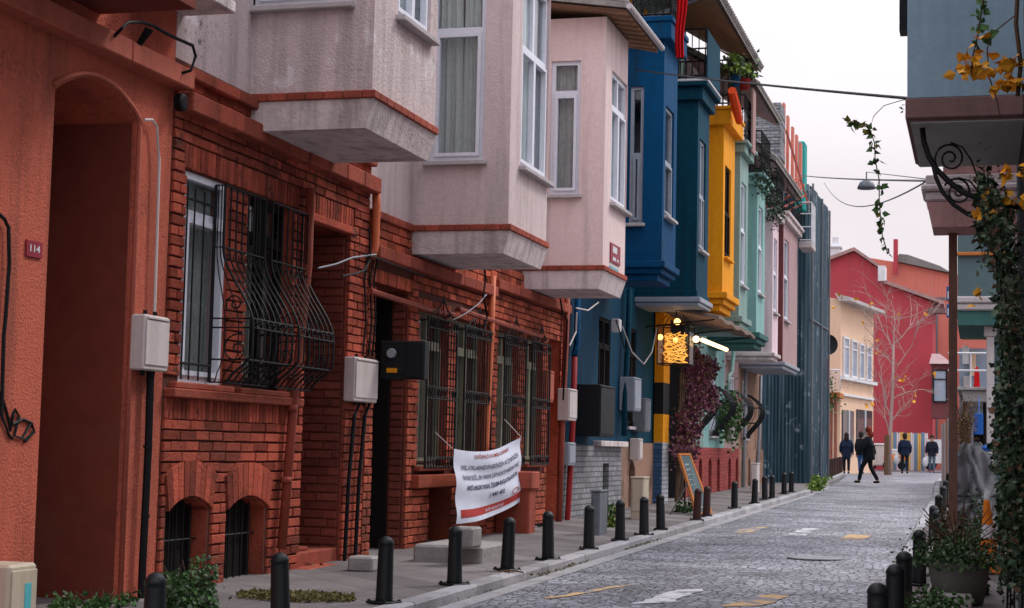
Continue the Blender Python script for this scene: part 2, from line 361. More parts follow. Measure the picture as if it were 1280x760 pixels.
def cobble_mat():
    m=bpy.data.materials.new('cobblestones');m.use_nodes=True;nt=m.node_tree;N=nt.nodes;L=nt.links;b=N['Principled BSDF']
    tc=N.new('ShaderNodeTexCoord');mp=N.new('ShaderNodeMapping');mp.inputs['Scale'].default_value=(1,1,1);L.new(tc.outputs['Object'],mp.inputs[0])
    nz=N.new('ShaderNodeTexNoise');nz.inputs['Scale'].default_value=1.1;nz.inputs['Detail'].default_value=3;L.new(mp.outputs[0],nz.inputs[0])
    vm=N.new('ShaderNodeVectorMath');vm.operation='MULTIPLY_ADD';vm.inputs[1].default_value=(.35,.35,.35);L.new(nz.outputs['Color'],vm.inputs[0]);L.new(mp.outputs[0],vm.inputs[2])
    v1=N.new('ShaderNodeTexVoronoi');v1.feature='F1';v1.inputs['Scale'].default_value=9.8;v1.inputs['Randomness'].default_value=.68;L.new(vm.outputs[0],v1.inputs['Vector'])
    v2=N.new('ShaderNodeTexVoronoi');v2.feature='DISTANCE_TO_EDGE';v2.inputs['Scale'].default_value=9.8;v2.inputs['Randomness'].default_value=.68;L.new(vm.outputs[0],v2.inputs['Vector'])
    ed=N.new('ShaderNodeMapRange');ed.interpolation_type='SMOOTHSTEP';ed.inputs[1].default_value=.0;ed.inputs[2].default_value=.11;L.new(v2.outputs['Distance'],ed.inputs[0])
    sp_=N.new('ShaderNodeSeparateColor');L.new(v1.outputs['Color'],sp_.inputs[0])
    c1=N.new('ShaderNodeMix');c1.data_type='RGBA';c1.inputs[6].default_value=(.22,.23,.265,1);c1.inputs[7].default_value=(.47,.48,.53,1);L.new(sp_.outputs[0],c1.inputs[0])
    c2=N.new('ShaderNodeMix');c2.data_type='RGBA';c2.inputs[6].default_value=(.115,.11,.115,1);L.new(c1.outputs[2],c2.inputs[7]);L.new(ed.outputs[0],c2.inputs[0])
    big=N.new('ShaderNodeTexNoise');big.inputs['Scale'].default_value=.8;big.inputs['Detail'].default_value=9;big.inputs['Roughness'].default_value=.65;L.new(mp.outputs[0],big.inputs[0])
    r=N.new('ShaderNodeMapRange');r.inputs[1].default_value=.35;r.inputs[2].default_value=.68;L.new(big.outputs[0],r.inputs[0])
    mx=N.new('ShaderNodeMix');mx.data_type='RGBA';mx.blend_type='MULTIPLY';mx.inputs[0].default_value=1;L.new(c2.outputs[2],mx.inputs[6])
    cr=N.new('ShaderNodeMix');cr.data_type='RGBA';cr.inputs[6].default_value=(.42,.41,.43,1);cr.inputs[7].default_value=(1.2,1.2,1.22,1);L.new(r.outputs[0],cr.inputs[0]);L.new(cr.outputs[2],mx.inputs[7]);L.new(mx.outputs[2],b.inputs['Base Color'])
    n2=N.new('ShaderNodeTexNoise');n2.inputs['Scale'].default_value=9;n2.inputs['Detail'].default_value=6;L.new(mp.outputs[0],n2.inputs[0])
    b1=N.new('ShaderNodeBump');b1.inputs['Strength'].default_value=.55;b1.inputs['Distance'].default_value=.05;L.new(n2.outputs[0],b1.inputs['Height'])
    b2=N.new('ShaderNodeBump');b2.inputs['Strength'].default_value=.9;b2.inputs['Distance'].default_value=.03;L.new(ed.outputs[0],b2.inputs['Height']);L.new(b1.outputs[0],b2.inputs['Normal']);L.new(b2.outputs[0],b.inputs['Normal'])
    rr=N.new('ShaderNodeMapRange');rr.inputs[3].default_value=.25;rr.inputs[4].default_value=.62;L.new(n2.outputs[0],rr.inputs[0]);L.new(rr.outputs[0],b.inputs['Roughness']);b.inputs['Specular IOR Level'].default_value=.5
    MT['cobblestones']=m
cobble_mat()
# ------------------------------------------------------------------ generic window: frame part > pane, curtain, sill
def window(parent,T,u0,u1,v0,v1,fm='white_pvc',split=None,vs=(),fw=.06,dep=.10,curt='curtain',sill=True,sillw=.09,sm='sill_stone',halfcurt=None):
    """split: height fraction of a transom bar; vs: fractions of vertical mullions below the transom"""
    a=MB(T)
    a.box(u0,u0+fw,v0,v1,-dep,-dep+.06);a.box(u1-fw,u1,v0,v1,-dep,-dep+.06)
    a.box(u0+fw,u1-fw,v0,v0+fw,-dep,-dep+.06);a.box(u0+fw,u1-fw,v1-fw,v1,-dep,-dep+.06)
    vt=v1-fw
    if split:
        vt=v0+(v1-v0)*split;a.box(u0+fw,u1-fw,vt-fw*.6,vt+fw*.6,-dep,-dep+.062)
    for q in vs:
        m=u0+(u1-u0)*q;a.box(m-fw*.6,m+fw*.6,v0+fw,v1-fw,-dep+.001,-dep+.059)
    # sash frames
    ed=[u0+fw]+[u0+(u1-u0)*q for q in vs]+[u1-fw]
    for p,q in zip(ed,ed[1:]):
        for lo,hi in ((v0+fw,(vt-fw*.6) if split else vt),):
            k=fw*.7
            a.box(p,p+k,lo,hi,-dep+.02,-dep+.085);a.box(q-k,q,lo,hi,-dep+.02,-dep+.085);a.box(p+k,q-k,lo,lo+k,-dep+.02,-dep+.085);a.box(p+k,q-k,hi-k,hi,-dep+.02,-dep+.085)
    w=a.build('window',MT[fm],parent)
    g=MB(T);g.box(u0+fw,u1-fw,v0+fw,v1-fw,-dep+.012,-dep+.018);g.build('pane',MT['glass'],w)
    if curt:
        c=MB(T);n=60;lo=v0 if halfcurt is None else v0+(v1-v0)*halfcurt
        ga=random.uniform(.38,.55);gb=ga+random.uniform(-.02,.16);ph=[random.uniform(0,6) for _ in range(4)]
        for r_ in ((u0,u0+(u1-u0)*ga),(u0+(u1-u0)*gb,u1)) if (u1-u0)>.5 else ((u0,u1),):
            rows=[]
            for j in range(5):
                tz=j/4;row=[]
                for i in range(n+1):
                    q=i/n;sway=.02*math.sin(tz*3+ph[3])
                    uu=r_[0]+(r_[1]-r_[0])*q+sway*q
                    ww=-dep-.09+.016*math.sin(q*31+ph[0]+2*math.sin(q*5+ph[1]))*(1.25-.5*tz)+.009*math.sin(q*57+ph[2]+tz)
                    row.append((min(uu,u1),lo+(v1-lo)*tz,ww))
                rows.append(row)
            for j in range(4):
                for i in range(n): c.quad(rows[j][i],rows[j][i+1],rows[j+1][i+1],rows[j+1][i])
        c.build('curtain',MT[curt],w)
    if sill:
        s=MB(T);s.rbox(u0-.05,u1+.05,v0-.06,v0-.004,-.04,sillw,.008);s.build('sill',MT[sm],w)
    return w
def iron_bars(mb,us,v0,v1,w,r=.008):
    for u in us: mb.tube([(u,v0,w),(u,v1,w)],r,5)
def spiral(c,r0,turns,start,n=34,sgn=1):
    out=[]
    for i in range(n+1):
        t=i/n;a=start+sgn*turns*2*math.pi*t;r=r0*(1-t*.88);out.append((c[0]+r*math.cos(a),c[1]+r*math.sin(a)))
    return out
F=-6.5
# ================================================================== GROUND
def sheet(name,pts,mat,dz,ny=60):
    """pts: list of (y,x0,x1) strips"""
    m=MB()
    for (ya,a0,a1),(yb,b0,b1) in zip(pts,pts[1:]):
        m.quad((a0,ya,gz(ya)+dz),(a1,ya,gz(ya)+dz),(b1,yb,gz(yb)+dz),(b0,yb,gz(yb)+dz))
    return m.build(name,MT[mat])
struct(sheet('ground',[(-60,-400,400),(600,-400,400)],'ground_mat',-.16))
struct(sheet('road',[(-6,-4.3,-.85),(12,-4.35,-.85),(45,-4.42,-1.2),(60,-4.75,-1.5),(92,-6.5,-1.0)],'cobblestones',-.10))
def kerb(name,line,side,th=.16):
    m=MB()
    for (ya,xa),(yb,xb) in zip(line,line[1:]):
        n=max(1,int((yb-ya)/.85))
        for i in range(n):
            p,q=ya+(yb-ya)*i/n,ya+(yb-ya)*(i+1)/n;xp,xq=xa+(xb-xa)*i/n,xa+(xb-xa)*(i+1)/n
            j=random.uniform(-.006,.006);g=.006
            z0=gz(p);z1=gz(q)
            A=xp+j;B=xq+j;k=.02*side
            vs=[(A,p+g,z0-.15),(A,q-g,z1-.15),(A,p+g,z0-.02),(A,q-g,z1-.02),(A-k,p+g,z0+j*.4),(A-k,q-g,z1+j*.4),(A-side*th,p+g,z0+j*.4),(A-side*th,q-g,z1+j*.4)]
            m.add(vs,[(0,1,3,2),(2,3,5,4),(4,5,7,6),(0,2,4,6),(1,7,5,3)])
    return m.build(name,MT['kerb_stone'])
struct(kerb('kerb',[(-6,-4.3),(12,-4.34),(45,-4.42),(54,-4.6)],1))
struct(kerb('kerb',[(54,-5.0),(90,-5.9)],1))
struct(kerb('kerb',[(-6,-.85),(12,-.85),(45,-1.2),(60,-1.5),(90,-1.2)],-1))
struct(sheet('sidewalk',[(-6,-7.5,-4.44),(12,-7.5,-4.48),(45,-7.5,-4.56),(54.2,-7.5,-4.74)],'pavement_mat',-.012))
struct(sheet('sidewalk',[(54.2,-9,-5.14),(90,-9,-6.0)],'pavement_mat',-.012))
struct(sheet('sidewalk',[(-6,-.71,2),(12,-.71,2),(45,-1.06,2),(60,-1.36,2),(90,-1.06,2)],'pavement_mat',-.012))
# gutter strip and worn marks
struct(sheet('gutter',[(-6,-4.3+.002,-4.12),(12,-4.33,-4.14),(45,-4.41,-4.24),(53,-4.6,-4.42)],'kerb_stone',-.096))
def mark(name,px,mat):
    P=[PG(x,y,-.10) for x,y in px];m=MB();n=10
    def edge(a,b,amp):
        return [a.lerp(b,i/n)+Vector((random.uniform(-amp,amp),random.uniform(-amp,amp),0)) for i in range(n+1)]
    a=edge(P[0],P[1],.03);b=edge(P[3],P[2],.03)
    m.add([(p.x,p.y,gz(p.y)-.094) for p in a+b],[(i,i+1,n+2+i,n+1+i) for i in range(n)])
    return struct(m.build(name,MT[mat]))
mark('road_marking',[(675,749),(760,735),(793,731),(712,746)],'line_yellow')
mark('road_marking',[(790,756),(842,738),(884,736),(838,754)],'line_white')
mark('road_marking',[(900,759),(952,745),(997,742),(955,758)],'line_yellow')
mark('road_marking',[(912,667),(935,660),(960,659),(940,666)],'line_yellow')
mark('road_marking',[(982,670),(1003,661),(1026,661),(1008,670)],'line_white')
mark('road_marking',[(1046,675),(1062,668),(1092,668),(1080,675)],'line_yellow')
mh=MB()
for (x,y,r_) in ((-1.95,21.0,.34),):
    mh.lathe([(r_,0),(r_,.012),(r_-.03,.016),(.01,.014)],(x,y,gz(y)-.094),28)
struct(mh.build('manhole_cover',MT['patch_asphalt']))
# ================================================================== FAR END
def pt(p): return (p[0],p[1],p[2])
# crimson house (gabled end wall facing the street)
Yc=88.
cr=thing('gabled_house','crimson rendered house with a gabled roofline behind the bare tree','house',(-4,Yc,gz(Yc)))
def gable(mb,px,Y,th,base):
    poly=[(PY(x,y,Y).x,PY(x,y,Y).z) for x,y in px]
    poly=[(poly[0][0]-1.0,base)]+[(poly[0][0]-1.0,poly[0][1])]+poly+[(poly[-1][0],base)]
    poly=poly
    n=len(poly)
    mb.add([(a,Y,b) for a,b in poly]+[(a,Y+th,b) for a,b in poly],[tuple(range(n)),tuple(range(2*n-1,n-1,-1))]+[(i,n+i,n+(i+1)%n,(i+1)%n) for i in range(n)])
m=MB();gable(m,[(1030,328),(1068,315),(1098,336),(1104,354),(1166,378)],Yc,6,gz(Yc)-.2);m.build('wall',MT['crimson_render'],cr)
m=MB()
for a,b in (((1028,329),(1068,314)),((1068,314),(1100,336)),((1104,354),(1180,381))):
    p,q=PY(*a,Yc),PY(*b,Yc);m.add([(p.x,Yc-.3,p.z),(q.x,Yc-.3,q.z),(q.x,Yc-.3,q.z+.18),(p.x,Yc-.3,p.z+.18),(p.x,Yc+6,p.z),(q.x,Yc+6,q.z),(q.x,Yc+6,q.z+.18),(p.x,Yc+6,p.z+.18)],[(0,1,2,3),(4,7,6,5),(3,2,6,7),(0,4,5,1),(0,3,7,4),(1,5,6,2)])
m.build('roof',MT['rose_render'],cr)
m=MB();p,q=PY(1098,352,Yc),PY(1107,333,Yc);m.box(p.x,q.x,Yc-.4,Yc+1,p.z,q.z);m.build('dormer',MT['white_paint'],cr)
m=MB();p,q=PY(1160,378,Yc),PY(1182,392,Yc);m.box(p.x,q.x,Yc-.5,Yc+.5,q.z,q.z+.25);m.build('eave',MT['brown_band'],cr)
def farwin(par,Y,x0,x1,y0,y1,fm='white_paint',cross=True):
    a,b=PY(x0,y1,Y),PY(x1,y0,Y);T=ST(Y);k=MB(T)
    u0,u1,v0,v1=a.x,b.x,a.z,b.z;t=.07
    k.box(u0,u0+t,v0,v1,0,.08);k.box(u1-t,u1,v0,v1,0,.08);k.box(u0+t,u1-t,v0,v0+t,0,.08);k.box(u0+t,u1-t,v1-t,v1,0,.08)
    if cross: mz=v0+(v1-v0)*.7;k.box(u0+t,u1-t,mz-.03,mz+.03,0,.07)
    w=k.build('window',MT[fm],par);k=MB(T);k.box(u0+t,u1-t,v0+t,v1-t,.01,.03);k.build('pane',MT['win_blue'],w)
mk('win_blue',(.30,.36,.46),(.22,.27,.36),sc=2,bump=0,rough=.15,spec=.6)
mk('win_dark',(.03,.04,.05),(.05,.055,.06),sc=2,bump=0,rough=.12,spec=.6)
# salmon house behind with grey roof
Ys=97.
sa=thing('tall_house','salmon orange house with a grey roof and red chimney pipe behind the crimson house','house',(0,Ys,gz(Ys)))
m=MB();poly=[(PY(x,y,Ys).x,PY(x,y,Ys).z) for x,y in [(1085,322),(1122,328),(1190,343),(1300,352),(1300,600),(1085,600)]]
m.T=lambda a,b,c:(a,Ys+c,b);m.prism(poly,0,6);m.build('wall',MT['salmon_render'],sa)
m=MB();m.T=lambda a,b,c:(a,Ys+c,b);m.prism([(PY(x,y,Ys).x,PY(x,y,Ys).z) for x,y in [(1120,327),(1124,318),(1135,319),(1175,333),(1190,342)]],-.3,5);m.build('roof',MT['roof_grey'],sa)
m=MB();p=PY(1120,300,Ys);m.tube([(p.x,Ys-.3,p.z-2),(p.x,Ys-.3,p.z)],.13,8);m.build('chimney',MT['crimson_render'],sa)
m=MB(ST(Ys));a,b=PY(1158,352,Ys),PY(1192,350,Ys);m.box(a.x,b.x,a.z-1.0,a.z-.9,0,.1);a,b=PY(1166,550,Ys),PY(1172,385,Ys);m.box(a.x,b.x,a.z,b.z,0,.08);m.build('downpipe',MT['grey_metal'],sa)
# protruding box window on crimson/salmon corner
bx=thing('oriel_window','dark framed box window with a pale sloping roof on the wall at the right of the crimson house','window box',pt(PY(1175,520,86)))
m=MB();a,b=PY(1164,523,86),PY(1187,455,86);m.rbox(a.x,b.x,86,87.5,a.z,b.z,.03);m.build('box',MT['maroon_paint'],bx)
m=MB();m.add([(a.x-.1,85.8,b.z),(b.x+.15,85.8,b.z),(b.x+.15,87.6,b.z),(a.x-.1,87.6,b.z),(a.x,86.8,b.z+.55),(a.x+.4,86.8,b.z+.55)],[(0,1,5,4),(0,3,2,1),(0,4,3),(3,4,5,2),(1,2,5)]);m.build('roof',MT['dusky_pink_paint'],bx)
farwin(bx,85.99,1166,1184,462,503,'black_paint')
# peach house: two walls meeting at a corner, front turned toward the street
pe=thing('corner_house','pale peach house with four tall white windows and a sloping eave','house',(-6,74,gz(74)))
def V2(px,Y,top,bot): return PY(px,top,Y),PY(px,bot,Y)
A=(1030,74.);B=(1050,74.);C_=(1092,80.5)
pa=PY(1028,370,74);pb=PY(1051,374,74);pc=PY(1092,400,80.5)
z0=gz(74)-.2
def edgewall(mb,p,q,zt0,zt1,zb,th=.3):
    d=Vector((q[0]-p[0],q[1]-p[1],0)).normalized();n=Vector((-d.y,d.x,0))*th
    mb.add([(p[0],p[1],zb),(q[0],q[1],zb),(q[0],q[1],zt1),(p[0],p[1],zt0),(p[0]+n.x,p[1]+n.y,zb),(q[0]+n.x,q[1]+n.y,zb),(q[0]+n.x,q[1]+n.y,zt1),(p[0]+n.x,p[1]+n.y,zt0)],[(0,1,2,3),(4,7,6,5),(3,2,6,7),(0,4,5,1),(1,5,6,2),(0,3,7,4)])
m=MB();edgewall(m,(pa.x-2,74),(pb.x,74),pa.z+.3,pb.z,z0);edgewall(m,(pb.x,74),(pc.x,80.5),pb.z,pb.z-.05,z0,4);m.build('wall',MT['peach_render'],pe)
dirp=Vector((pc.x-pb.x,6.5,0));Lp=dirp.length;dp=dirp/Lp;np_=Vector((dp.y,-dp.x,0))
TP=lambda u,v,w:(pb.x+dp.x*u+np_.x*w,74+dp.y*u+np_.y*w,v)
def onP(px,py): # intersect ray with peach front
    d=ray(px,py);o=CAM-Vector((pb.x,74,0));t=-(o.dot(np_))/d.dot(np_);p=CAM+d*t;return (p-Vector((pb.x,74,0))).dot(dp),p.z
m=MB(TP);zt=pb.z
m.add([(-.3,zt+.05,.5),(Lp+.2,zt+.05,.5),(Lp+.2,zt+.25,-.2),(-.3,zt+.25,-.2),(-.3,zt-.1,.5),(Lp+.2,zt-.1,.5),(Lp+.2,zt-.1,0),(-.3,zt-.1,0)],[(0,1,2,3),(4,7,6,5),(0,4,5,1),(0,3,7,4),(1,5,6,2)]);m.build('eave',MT['sill_stone'],pe)
for x0,x1 in ((1053,1060),(1063,1070),(1073,1079),(1082,1088)):
    a=onP(x0,470+(x0-1053)*.22);b=onP(x1,422+(x0-1053)*.40)
    u0,u1=sorted((a[0],b[0]));v0=min(a[1],b[1]);v1=max(a[1],b[1]);k=MB(TP);t=.1
    k.box(u0,u0+t,v0,v1,0,.08);k.box(u1-t,u1,v0,v1,0,.08);k.box(u0+t,u1-t,v0,v0+t,0,.08);k.box(u0+t,u1-t,v1-t,v1,0,.08);k.box(u0+t,u1-t,v0+(v1-v0)*.72,v0+(v1-v0)*.76,0,.07)
    w=k.build('window',MT['white_paint'],pe);k=MB(TP);k.box(u0+t,u1-t,v0+t,v1-t,.01,.03);k.build('pane',MT['win_blue'],w)
m=MB(TP);a=onP(1052,470);m.box(-.05,Lp,a[1]-.15,a[1],.0,.2);a=onP(1070,496);m.box(0,Lp*.95,a[1]-.05,a[1]+.05,0,.12);m.build('ledge',MT['white_paint'],pe)
for x0,x1 in ((1052,1066),(1070,1089)):
    a=onP(x0,560);b=onP(x1,514);k=MB(TP);k.box(min(a[0],b[0]),max(a[0],b[0]),min(a[1],b[1])-.3,max(a[1],b[1]),0,.06);k.build('shutter',MT['win_dark'],pe)
    k=MB(TP);u=(a[0]+b[0])/2;k.box(u-.06,u+.06,min(a[1],b[1])-.3,max(a[1],b[1]),.06,.1);k.build('frame',MT['white_paint'],pe)
# left part beside the hoarding: orange piers, small balcony and satellite dish
m=MB()
for i,(x0,x1) in enumerate(((1031,1034),(1036,1040),(1042,1046))):
    a,b=PY(x0,585,72),PY(x1,497,72);m.box(a.x,b.x,72,72.4,gz(72)-.1,b.z)
w=m;tag(m.build('brick_piers',MT['terracotta_brick'],None,(-6.5,72,gz(72))),'row of orange brick piers under the small balcony past the hoarding','piers')
bal=thing('small_balcony','small balcony with white rail and orange cloth on the peach house','balcony',pt(PY(1040,497,72.5)))
m=MB();a,b=PY(1028,497,72.5),PY(1052,490,72.5);m.box(a.x,b.x,71.6,73.9,a.z,a.z+.2);m.build('slab',MT['orange_wood'],bal)
m=MB();
for i in range(9): x=a.x+(b.x-a.x)*i/8;m.tube([(x,71.7,a.z+.2),(x,71.7,a.z+1.15)],.02,4)
m.tube([(a.x,71.7,a.z+1.15),(b.x,71.7,a.z+1.15)],.03,4);m.build('railing',MT['white_paint'],bal)
m=MB();p=PY(1038,450,72.5);m.box(p.x-.35,p.x-.0,71.55,71.62,a.z+.2,p.z);tag(m.build('towel',MT['red_cloth'],None,(p.x,71.6,p.z)),'red and white towel hung over the small balcony rail','towel')
m=MB();p=PY(1036,431,72.0);m.T=lambda a_,b_,c_:(p.x+a_*.9,72.0-b_,p.z+c_);m.lathe([(.05,.0),(.28,.03),(.42,.10),(.43,.11),(.28,.05),(.04,.02)],(0,0,0),20,1);tag(m.build('satellite_dish',MT['dark_metal'],None,(p.x,72,p.z)),'dark round satellite dish above the small balcony of the peach house','dish')
m=MB()
pp=PY(1037,500,71)
for i in range(160): m.leaf((pp.x+random.gauss(-.05,.25),71.2+random.uniform(-.2,.2),pp.z+random.gauss(.2,.35)),.14)
tag(m.build('hanging_plant',MT['leaf_green'],None,(pp.x,71,pp.z)),'green plant hanging beside the orange piers at the hoarding corner','plant')
# distant chimney
m=MB();a,b=PY(1037,322,110),PY(1050,305,110);m.rbox(a.x,b.x,110,111,a.z-4,b.z,.05);m.rbox(a.x-.1,b.x+.1,109.9,111.1,b.z-.25,b.z-.1,.03);m.tube([((a.x+b.x)/2,110.5,b.z),((a.x+b.x)/2,110.5,b.z+.5)],.2,7)
tag(m.build('chimney',MT['white_paint'],None,((a.x+b.x)/2,110.5,a.z-4)),'pale chimney with a small pot rising above the crimson roof','chimney')
# painted hoarding behind people
hd=thing('painted_fence','yellow blue and white striped wooden fence at the end of the road behind the people','fence',(-2.8,85.5,gz(85.5)))
cols=['stripe_yellow','stripe_blue','white_paint','stripe_yellow','stripe_blue','stripe_yellow','white_paint','stripe_blue']
a0=PY(1112,545,85.5).x;a1=PY(1160,545,85.5).x;zt=PY(1130,541,85.5).z
for i in range(22):
    m=MB();x=a0+(a1-a0)*i/22;m.box(x+.01,x+(a1-a0)/22-.01,85.5,85.56,gz(85)-.05,zt+random.uniform(-.05,.05));m.build('board',MT[cols[(i//2)%8]],hd)
# white van / stalls at the end
st=thing('market_cart','orange and white hand cart parked by the striped fence','cart',pt(PG(1118,586)))
c=PG(1118,587)
m=MB();m.rbox(c.x-.5,c.x+.55,c.y-.3,c.y+.4,c.z+.45,c.z+.7,.03);m.build('tray',MT['cone_orange'],st)
m=MB();m.rbox(c.x-.4,c.x+.2,c.y-.2,c.y+.3,c.z+.7,c.z+1.0,.04);m.rbox(c.x+.22,c.x+.5,c.y-.2,c.y+.3,c.z+.7,c.z+.85,.03);m.build('load',MT['bag_white'],st)
for s_ in (-.35,.35):
    m=MB();m.lathe([(.18,-.03),(.2,0),(.18,.03)],(c.x+s_,c.y-.25,c.z+.2),14,1);m.tube([(c.x+s_,c.y-.25,c.z+.2),(c.x+s_,c.y-.25,c.z+.46)],.03,5);m.build('wheel',MT['black_rubber'],st)
wc=thing('litter_bin','grey wheeled litter bin standing beside the tree trunk at the road end','bin',pt(PG(1100,586)))
c=PG(1101,586);m=MB();m.rbox(c.x-.42,c.x+.42,c.y,c.y+.7,c.z+.15,c.z+1.15,.05);m.build('body',MT['box_plastic'],wc);m=MB();m.rbox(c.x-.45,c.x+.45,c.y-.04,c.y+.74,c.z+1.15,c.z+1.25,.03);m.build('lid',MT['white_paint'],wc)
for s_ in (-.3,.3):
    m=MB();m.lathe([(.07,-.03),(.08,0),(.07,.03)],(c.x+s_,c.y+.1,c.z+.08),10,1);m.build('wheel',MT['black_rubber'],wc)
van=thing('parked_van','white parked van behind the walking people on the right','van',pt(PG(1172,584)))
c=PY(1163,586,84);c.z=gz(84);m=MB()
m.T=lambda a,b,cc:(c.x+a,c.y+b,c.z+cc);m.prism([(-.2,0),(1.8,0),(1.8,2.2),(-.2,2.2)],.35,1.15);m.prism([(-.12,.1),(1.72,.1),(1.72,2.1),(-.12,2.1)],1.15,1.5);m.build('body',MT['white_paint'],van)
for s_ in (0,1.5):
    m=MB();m.lathe([(.26,-.08),(.3,0),(.26,.08)],(c.x+s_,c.y+.1,c.z+.3),14,1);m.build('wheel',MT['black_rubber'],van)
# bare tree
tr=thing('bare_tree','slender bare tree with pale branches and a few orange leaves before the crimson wall','tree',pt(PG(1112,588)))
tb=PY(1112,588,70);tb.z=gz(70)
trunk=MB();tw=[]
t1=[tb,PY(1113,540,70),PY(1116,480,70),PY(1117,430,70)]
trunk.tube(t1,[.09,.07,.055,.04],8)
br=MB();lf=MB()
def grow(p,d,L,r,lev):
    pts=[p];q=p.copy();dd=d.copy()
    for i in range(4):
        dd=(dd+Vector((random.gauss(0,.16),random.gauss(0,.16),random.gauss(.05,.12)))).normalized();q=q+dd*L/4;pts.append(q.copy())
    br.tube(pts,[r,r*.85,r*.7,r*.55,r*.4],5,False)
    if lev==0:
        if random.random()<.10:
            for _ in range(3): lf.leaf(q,.16)
        return
    for k in range(random.choice((3,3,4)) if lev>1 else 3):
        i=random.choice((1,2,3,4));nd=(dd+Vector((random.gauss(0,.65),random.gauss(0,.5),random.gauss(.1,.4)))).normalized()
        grow(pts[i],nd,L*random.uniform(.55,.8),r*.6,lev-1)
for (a,b) in (((1113,520),(1085,470)),((1114,500),(1150,480)),((1116,470),(1150,420)),((1116,455),(1085,420)),((1117,440),(1100,385)),((1117,430),(1125,375)),((1117,430),(1150,390)),((1112,545),(1103,500)),((1113,530),(1128,500))):
    P=PY(*a,70);Q=PY(*b,70);d=Q-P;grow(P,d.normalized(),d.length,.028,3)
trunk.build('trunk',MT['bark'],tr,smooth=True);br.build('branches',MT['bark'],tr);lf.build('leaves',MT['leaf_yellow'],tr)
gw=MB();gw.tube([(tb.x-.12,69.8,gz(70)),(tb.x-.1,69.8,gz(70)+1.6)],.10,8);tag(gw.build('timber_stake',MT['leaf_brown'],None,(tb.x,69.8,gz(70))),'short stout brown stake at the foot of the bare tree','post')
# ================================================================== LEFT HOUSES
def rs(Y,x0,x1,yt,yb):
    ym=(max(yt,0)+yb)/2;return (PY(x0,ym,Y).x,PY(x1,ym,Y).x,PY((x0+x1)/2,yb,Y).z,PY((x0+x1)/2,yt,Y).z)
def rf(X,x0,x1,yt,yb):
    ym=(max(yt,0)+yb)/2;xm=(x0+x1)/2;return (PX(x0,ym,X).y,PX(x1,ym,X).y,PX(xm,yb,X).z,PX(xm,yt,X).z)
def text_mesh(body,w,h,T,mb,bold=0.):
    cu=bpy.data.curves.new('t','FONT');cu.body=body;cu.size=1;cu.align_x='LEFT';cu.resolution_u=2;cu.offset=bold
    o=bpy.data.objects.new('t',cu);dg=bpy.context.evaluated_depsgraph_get()
    me=bpy.data.meshes.new_from_object(o)
    vs=[v.co for v in me.vertices]
    if vs:
        x0=min(v.x for v in vs);x1=max(v.x for v in vs);y0=min(v.y for v in vs);y1=max(v.y for v in vs)
        old=mb.T;mb.T=None
        mb.add([T((v.x-x0)/(x1-x0)*w,(v.y-y0)/(y1-y0)*h) for v in vs],[tuple(p.vertices) for p in me.polygons]);mb.T=old
    bpy.data.objects.remove(o);bpy.data.meshes.remove(me)
def arcfill(mb,u0,u1,vs,vt,th,w=0,n=14):
    """fills the corners of a rectangular hole (u0,u1,..,vt) above a segmental arch springing at vs, crown at vt"""
    pts=[]
    for i in range(n+1):
        t=i/n;pts.append((u0+(u1-u0)*t,vs+(vt-.001-vs)*(1-(2*t-1)**2)))
    for (a,b),(c,d) in zip(pts,pts[1:]):
        mb.quad((a,b,w),(c,d,w),(c,vt,w),(a,vt,w));mb.quad((a,b,w),(a,b,w-th),(c,d,w-th),(c,d,w))
    return pts
def voussoirs(mb,u0,u1,vs,vt,h,w=0,n=9,d=.042):
    for i in range(n):
        a,b=i/n,(i+1)/n;q=[]
        for t,hh in ((a,0),(b,0),(b,h),(a,h)):
            u=u0+(u1-u0)*t;v=vs+(vt-vs)*(1-(2*t-1)**2)
            fan=(t-.5)*hh*.45
            q.append((u+fan+(.006 if t==a else -.006),v+hh))
        mb.prism([q[0],q[1],q[2],q[3]],w-.01,w+d+random.uniform(-.003,.003))
def soldier(mb,u0,u1,v0,v1,w=0,d=.02,bw=.075):
    n=max(1,int((u1-u0)/bw))
    for i in range(n):
        a=u0+(u1-u0)*i/n;b=u0+(u1-u0)*(i+1)/n
        mb.cbox(a+.006,b-.006,v0+random.uniform(0,.006),v1,w-.01,w+d+random.uniform(-.003,.003),.006)
# ---------------- orange house
oh=thing('orange_house','rough orange rendered house with a tall dark arched recess','house',(-6.5,10,gz(10)))
T=FT(F);m=MB(T)
y0,y1=10.74,11.97
m.wall(4,12.59,-.2,9,[(y0,y1,-.2,4.08)],1.5);arcfill(m,y0,y1,3.88,4.08,1.5)
m.build('wall',MT['orange_stucco'],oh)
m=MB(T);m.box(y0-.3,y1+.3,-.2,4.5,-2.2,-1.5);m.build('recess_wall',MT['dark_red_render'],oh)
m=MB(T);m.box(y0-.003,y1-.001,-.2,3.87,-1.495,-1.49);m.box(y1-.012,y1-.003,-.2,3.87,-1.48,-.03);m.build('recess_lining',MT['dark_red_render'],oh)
m=MB(T);tr_=[(y1+.035,gz(12)+.0,.012)]+[(y1+.035,3.86,.012)]
for i in range(15):
    t=1-i/14;tr_.append((y0-.03+(y1-y0+.06)*t,3.88+.03+.2*(1-(2*t-1)**2),.012))
m.tube(tr_,.022,6);m.build('arch_moulding',MT['orange_trim'],oh,smooth=True)
m=MB(T);n=8
for i in range(n):
    a=4+(12.66-4)*i/n;b=4+(12.66-4)*(i+1)/n;m.rbox(a+.003,b-.003,4.27,4.44,-.02,.16,.012)
m.build('string_course',MT['orange_trim'],oh)
q0=PX(125,18,F);p=PY(245,0,q0.y);m=MB();m.box(F+.001,p.x,4,q0.y,q0.z,9);m.build('bay',MT['dark_red_render'],oh)
